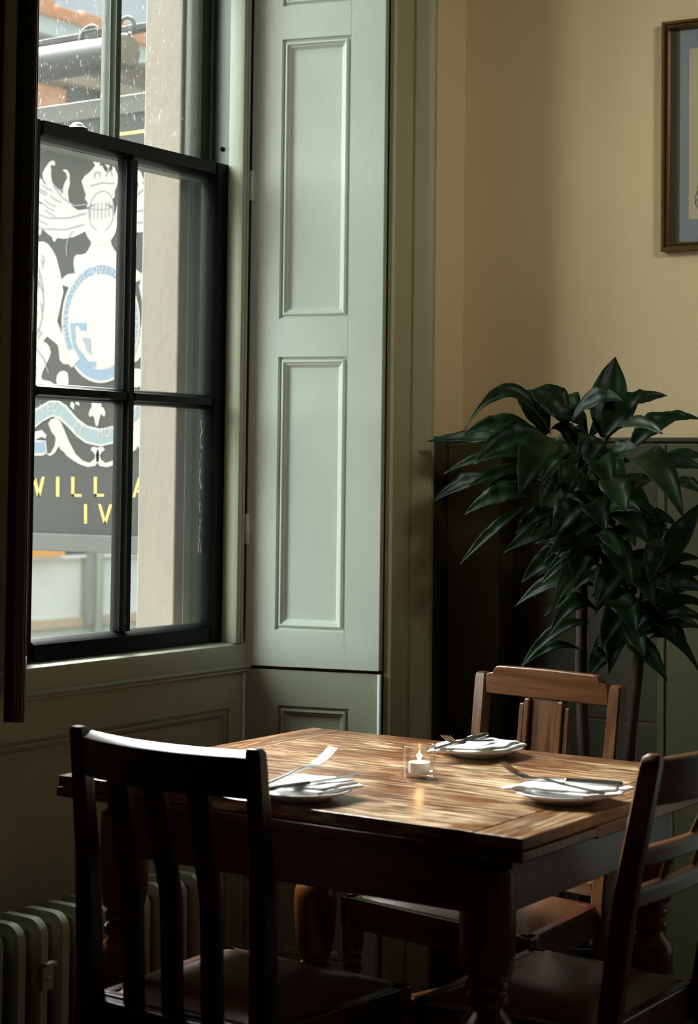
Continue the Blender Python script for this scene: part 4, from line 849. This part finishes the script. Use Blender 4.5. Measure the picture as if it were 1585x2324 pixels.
for i, ch in enumerate(words):
    if ch == ' ': continue
    u = (i+.5)/len(words)*(len(rb)-1); k = min(int(u), len(rb)-2); f = u-k
    s = rb[k][0]+(rb[k+1][0]-rb[k][0])*f; z = rb[k][1]+(rb[k+1][1]-rb[k][1])*f
    chars.append((ch, s, z, math.atan2(rb[k+1][1]-rb[k][1], rb[k+1][0]-rb[k][0])))
text_mesh('motto_letters', chars, SWHITE, .042, 8, ribb)

# iron sign bracket with scrolls, and the lamp trough in front of the sign
br = empty('sign_bracket', (4.06, 3.01, 2.56)); tag(br, 'black iron bracket with curled scrolls carrying the sign and its lamp', 'bracket')
b = MB(); b.box(.03, .07, 0, 1.3, .10-.02, .12-.02); b.build('arm', IRON, br, .003)
for y in (.25, 1.1): MB().box(.045, .055, y-.01, y+.01, -.112, .09).build('hanger', IRON, br, .002)
def scroll(cy, cz, r, a0, a1): return [(-.06, cy + r*(1-.28*k/24)*math.cos(a0+(a1-a0)*k/24), cz + r*(1-.28*k/24)*math.sin(a0+(a1-a0)*k/24)) for k in range(25)]
for (cy, cz, r, a0, a1) in ((.632, .045, .046, -.4, 4.0), (.497, .062, .034, 3.3, -2.4)):
    b = MB(); b.tube(scroll(cy, cz, r, a0, a1), .0062, 8); b.build('scroll', IRON, br, smooth='all')
b = MB(); b.loft([[(-.06, .40, -.03), (-.045, .40, -.03), (-.045, .40, -.006), (-.06, .40, -.006)], [(.0, .03, -.10), (.015, .03, -.10), (.015, .03, -.076), (.0, .03, -.076)]]); b.build('stay', IRON, br, .002); b = MB(); b.loft([[(-.06, .42, -.07), (-.05, .42, -.07), (-.05, .42, -.055), (-.06, .42, -.055)], [(.0, .1, -.09), (.01, .1, -.09), (.01, .1, -.075), (.0, .1, -.075)]]); b.build('stay', IRON, br, .002)
lp = empty('sign_lamp', (4.0, 3.48, 2.553)); tag(lp, 'dark metal tube lamp fixed above the hanging sign', 'lamp')
Ml = Matrix(((1, 0, 0, 0), (0, 0, 1, 0), (0, -1, 0, 0), (0, 0, 0, 1)))
b = MB(); seg = 28
b.loft([[(r*math.cos(2*PI*k/seg), y, r*math.sin(2*PI*k/seg)) for k in range(seg)] for r, y in ((.02, .008), (.045, .010), (.052, .018), (.0535, .03), (.0535, .045), (.0515, .05), (.0515, .85), (.02, .86))]); b.build('tube_housing', IRON, lp, smooth=True)
b = MB(); b.box(-.014, .014, .13, .17, .048, .075); b.box(-.018, .018, .12, .18, .072, .079); b.build('cap', IRON, lp, .003)

# buildings across the street
bd = empty('building', (5.0, 10.0, -.6)); tag(bd, 'brown stone building across the street with orange coping tiles and pale shopfront', 'building')
BROWN = plain('brown_render', (.20, .17, .125), .9, 0, .4, 12); TILE = plain('orange_roof_tile', (.50, .23, .10), .8, 0, .5, 14); BLUEG = plain('blue_grey_gutter', (.42, .50, .53), .6)
PALE = plain('pale_shopfront_panel', (.60, .64, .66), .6); TANB = plain('tan_stall_riser', (.45, .37, .28), .8); GRNG = plain('grey_green_base', (.40, .45, .43), .7)
MB().box(0, 18, 0, 4, 1.36, 5.36).build('wall', BROWN, bd)
MB().box(0, 18, -.12, .02, 5.36, 5.50).build('gutter', BLUEG, bd)
b = MB()
for k in range(60): b.box(k*.3, k*.3+.285, -.16, .25, 5.50, 5.60+.02*((k*7) % 3))
b.build('coping_tiles', TILE, bd, .01)
MB().box(0, 18, -.05, 4, .765, 1.24).build('shopfront_panel', PALE, bd)
MB().box(0, 18, -.10, 0, 1.24, 1.265).build('shopfront_cornice', plain('white_cornice', (.75, .78, .8), .6), bd)
MB().box(0, 18, -.08, 4, .69, .765).build('stall_riser', TANB, bd); MB().box(0, 18, -.06, 4, 0, .69).build('plinth', GRNG, bd)
b = MB(); b.tube([(6.045, -.13, 0), (6.045, -.13, 5.4)], .035, 10); b.build('downpipe', plain('pale_green_pipe', (.45, .56, .55), .5), bd, smooth='all')
b = MB(); b.box(5.92, 6.0, -.12, -.05, .70, 1.28); b.build('pilaster', plain('grey_pilaster', (.26, .28, .28), .7), bd)
MB().box(4.3, 5.63, -.14, 0, 1.265, 1.5).build('orange_board', plain('orange_board', (.75, .36, .10), .6), bd)
MB().box(5.63, 6.5, -.1, 0, 1.265, 1.6).build('dark_window', plain('dark_shop_window', (.06, .08, .08), .2), bd)
def mk_brick():
    t = NT('orange_brick'); v = t.coords((1, 1, 1)); br_ = t.n('ShaderNodeTexBrick'); br_.inputs['Scale'].default_value = 4.5
    br_.inputs['Color1'].default_value = (.42, .19, .09, 1); br_.inputs['Color2'].default_value = (.50, .25, .13, 1); br_.inputs['Mortar'].default_value = (.40, .30, .22, 1); br_.inputs['Mortar Size'].default_value = .012
    sx = t.n('ShaderNodeSeparateXYZ'); cb = t.n('ShaderNodeCombineXYZ'); t.l(v, sx.inputs[0]); t.l(sx.outputs['X'], cb.inputs['X']); t.l(sx.outputs['Z'], cb.inputs['Y']); t.l(cb.outputs[0], br_.inputs['Vector'])
    t.bsdf(br_.outputs['Color'], .9); return t.m
BRICK = mk_brick(); SLATE = plain('mossy_slate', (.055, .062, .045), .8, 0, .5, 16)
MB().box(5.0, 5.665, -.03, .01, 4.3, 4.985).build('brick_panel', BRICK, bd); MB().box(6.285, 6.47, -.03, .01, 4.3, 5.14).build('brick_panel', BRICK, bd)
MB().box(5.67, 6.28, -.05, .01, 4.3, 5.06).build('dark_louvre', SLATE, bd); MB().box(6.47, 8.5, -.05, .01, 4.3, 5.12).build('dark_louvre', SLATE, bd)
b = MB(); b.loft([[(5.0, y, z), (9.0, y, z+.12)] for y, z in ((-.02, 5.0), (-.09, 5.02), (-.09, 5.09), (-.02, 5.13))], cap=False, close=False); b.build('string_course', plain('pale_string_course', (.27, .235, .17), .9), bd)
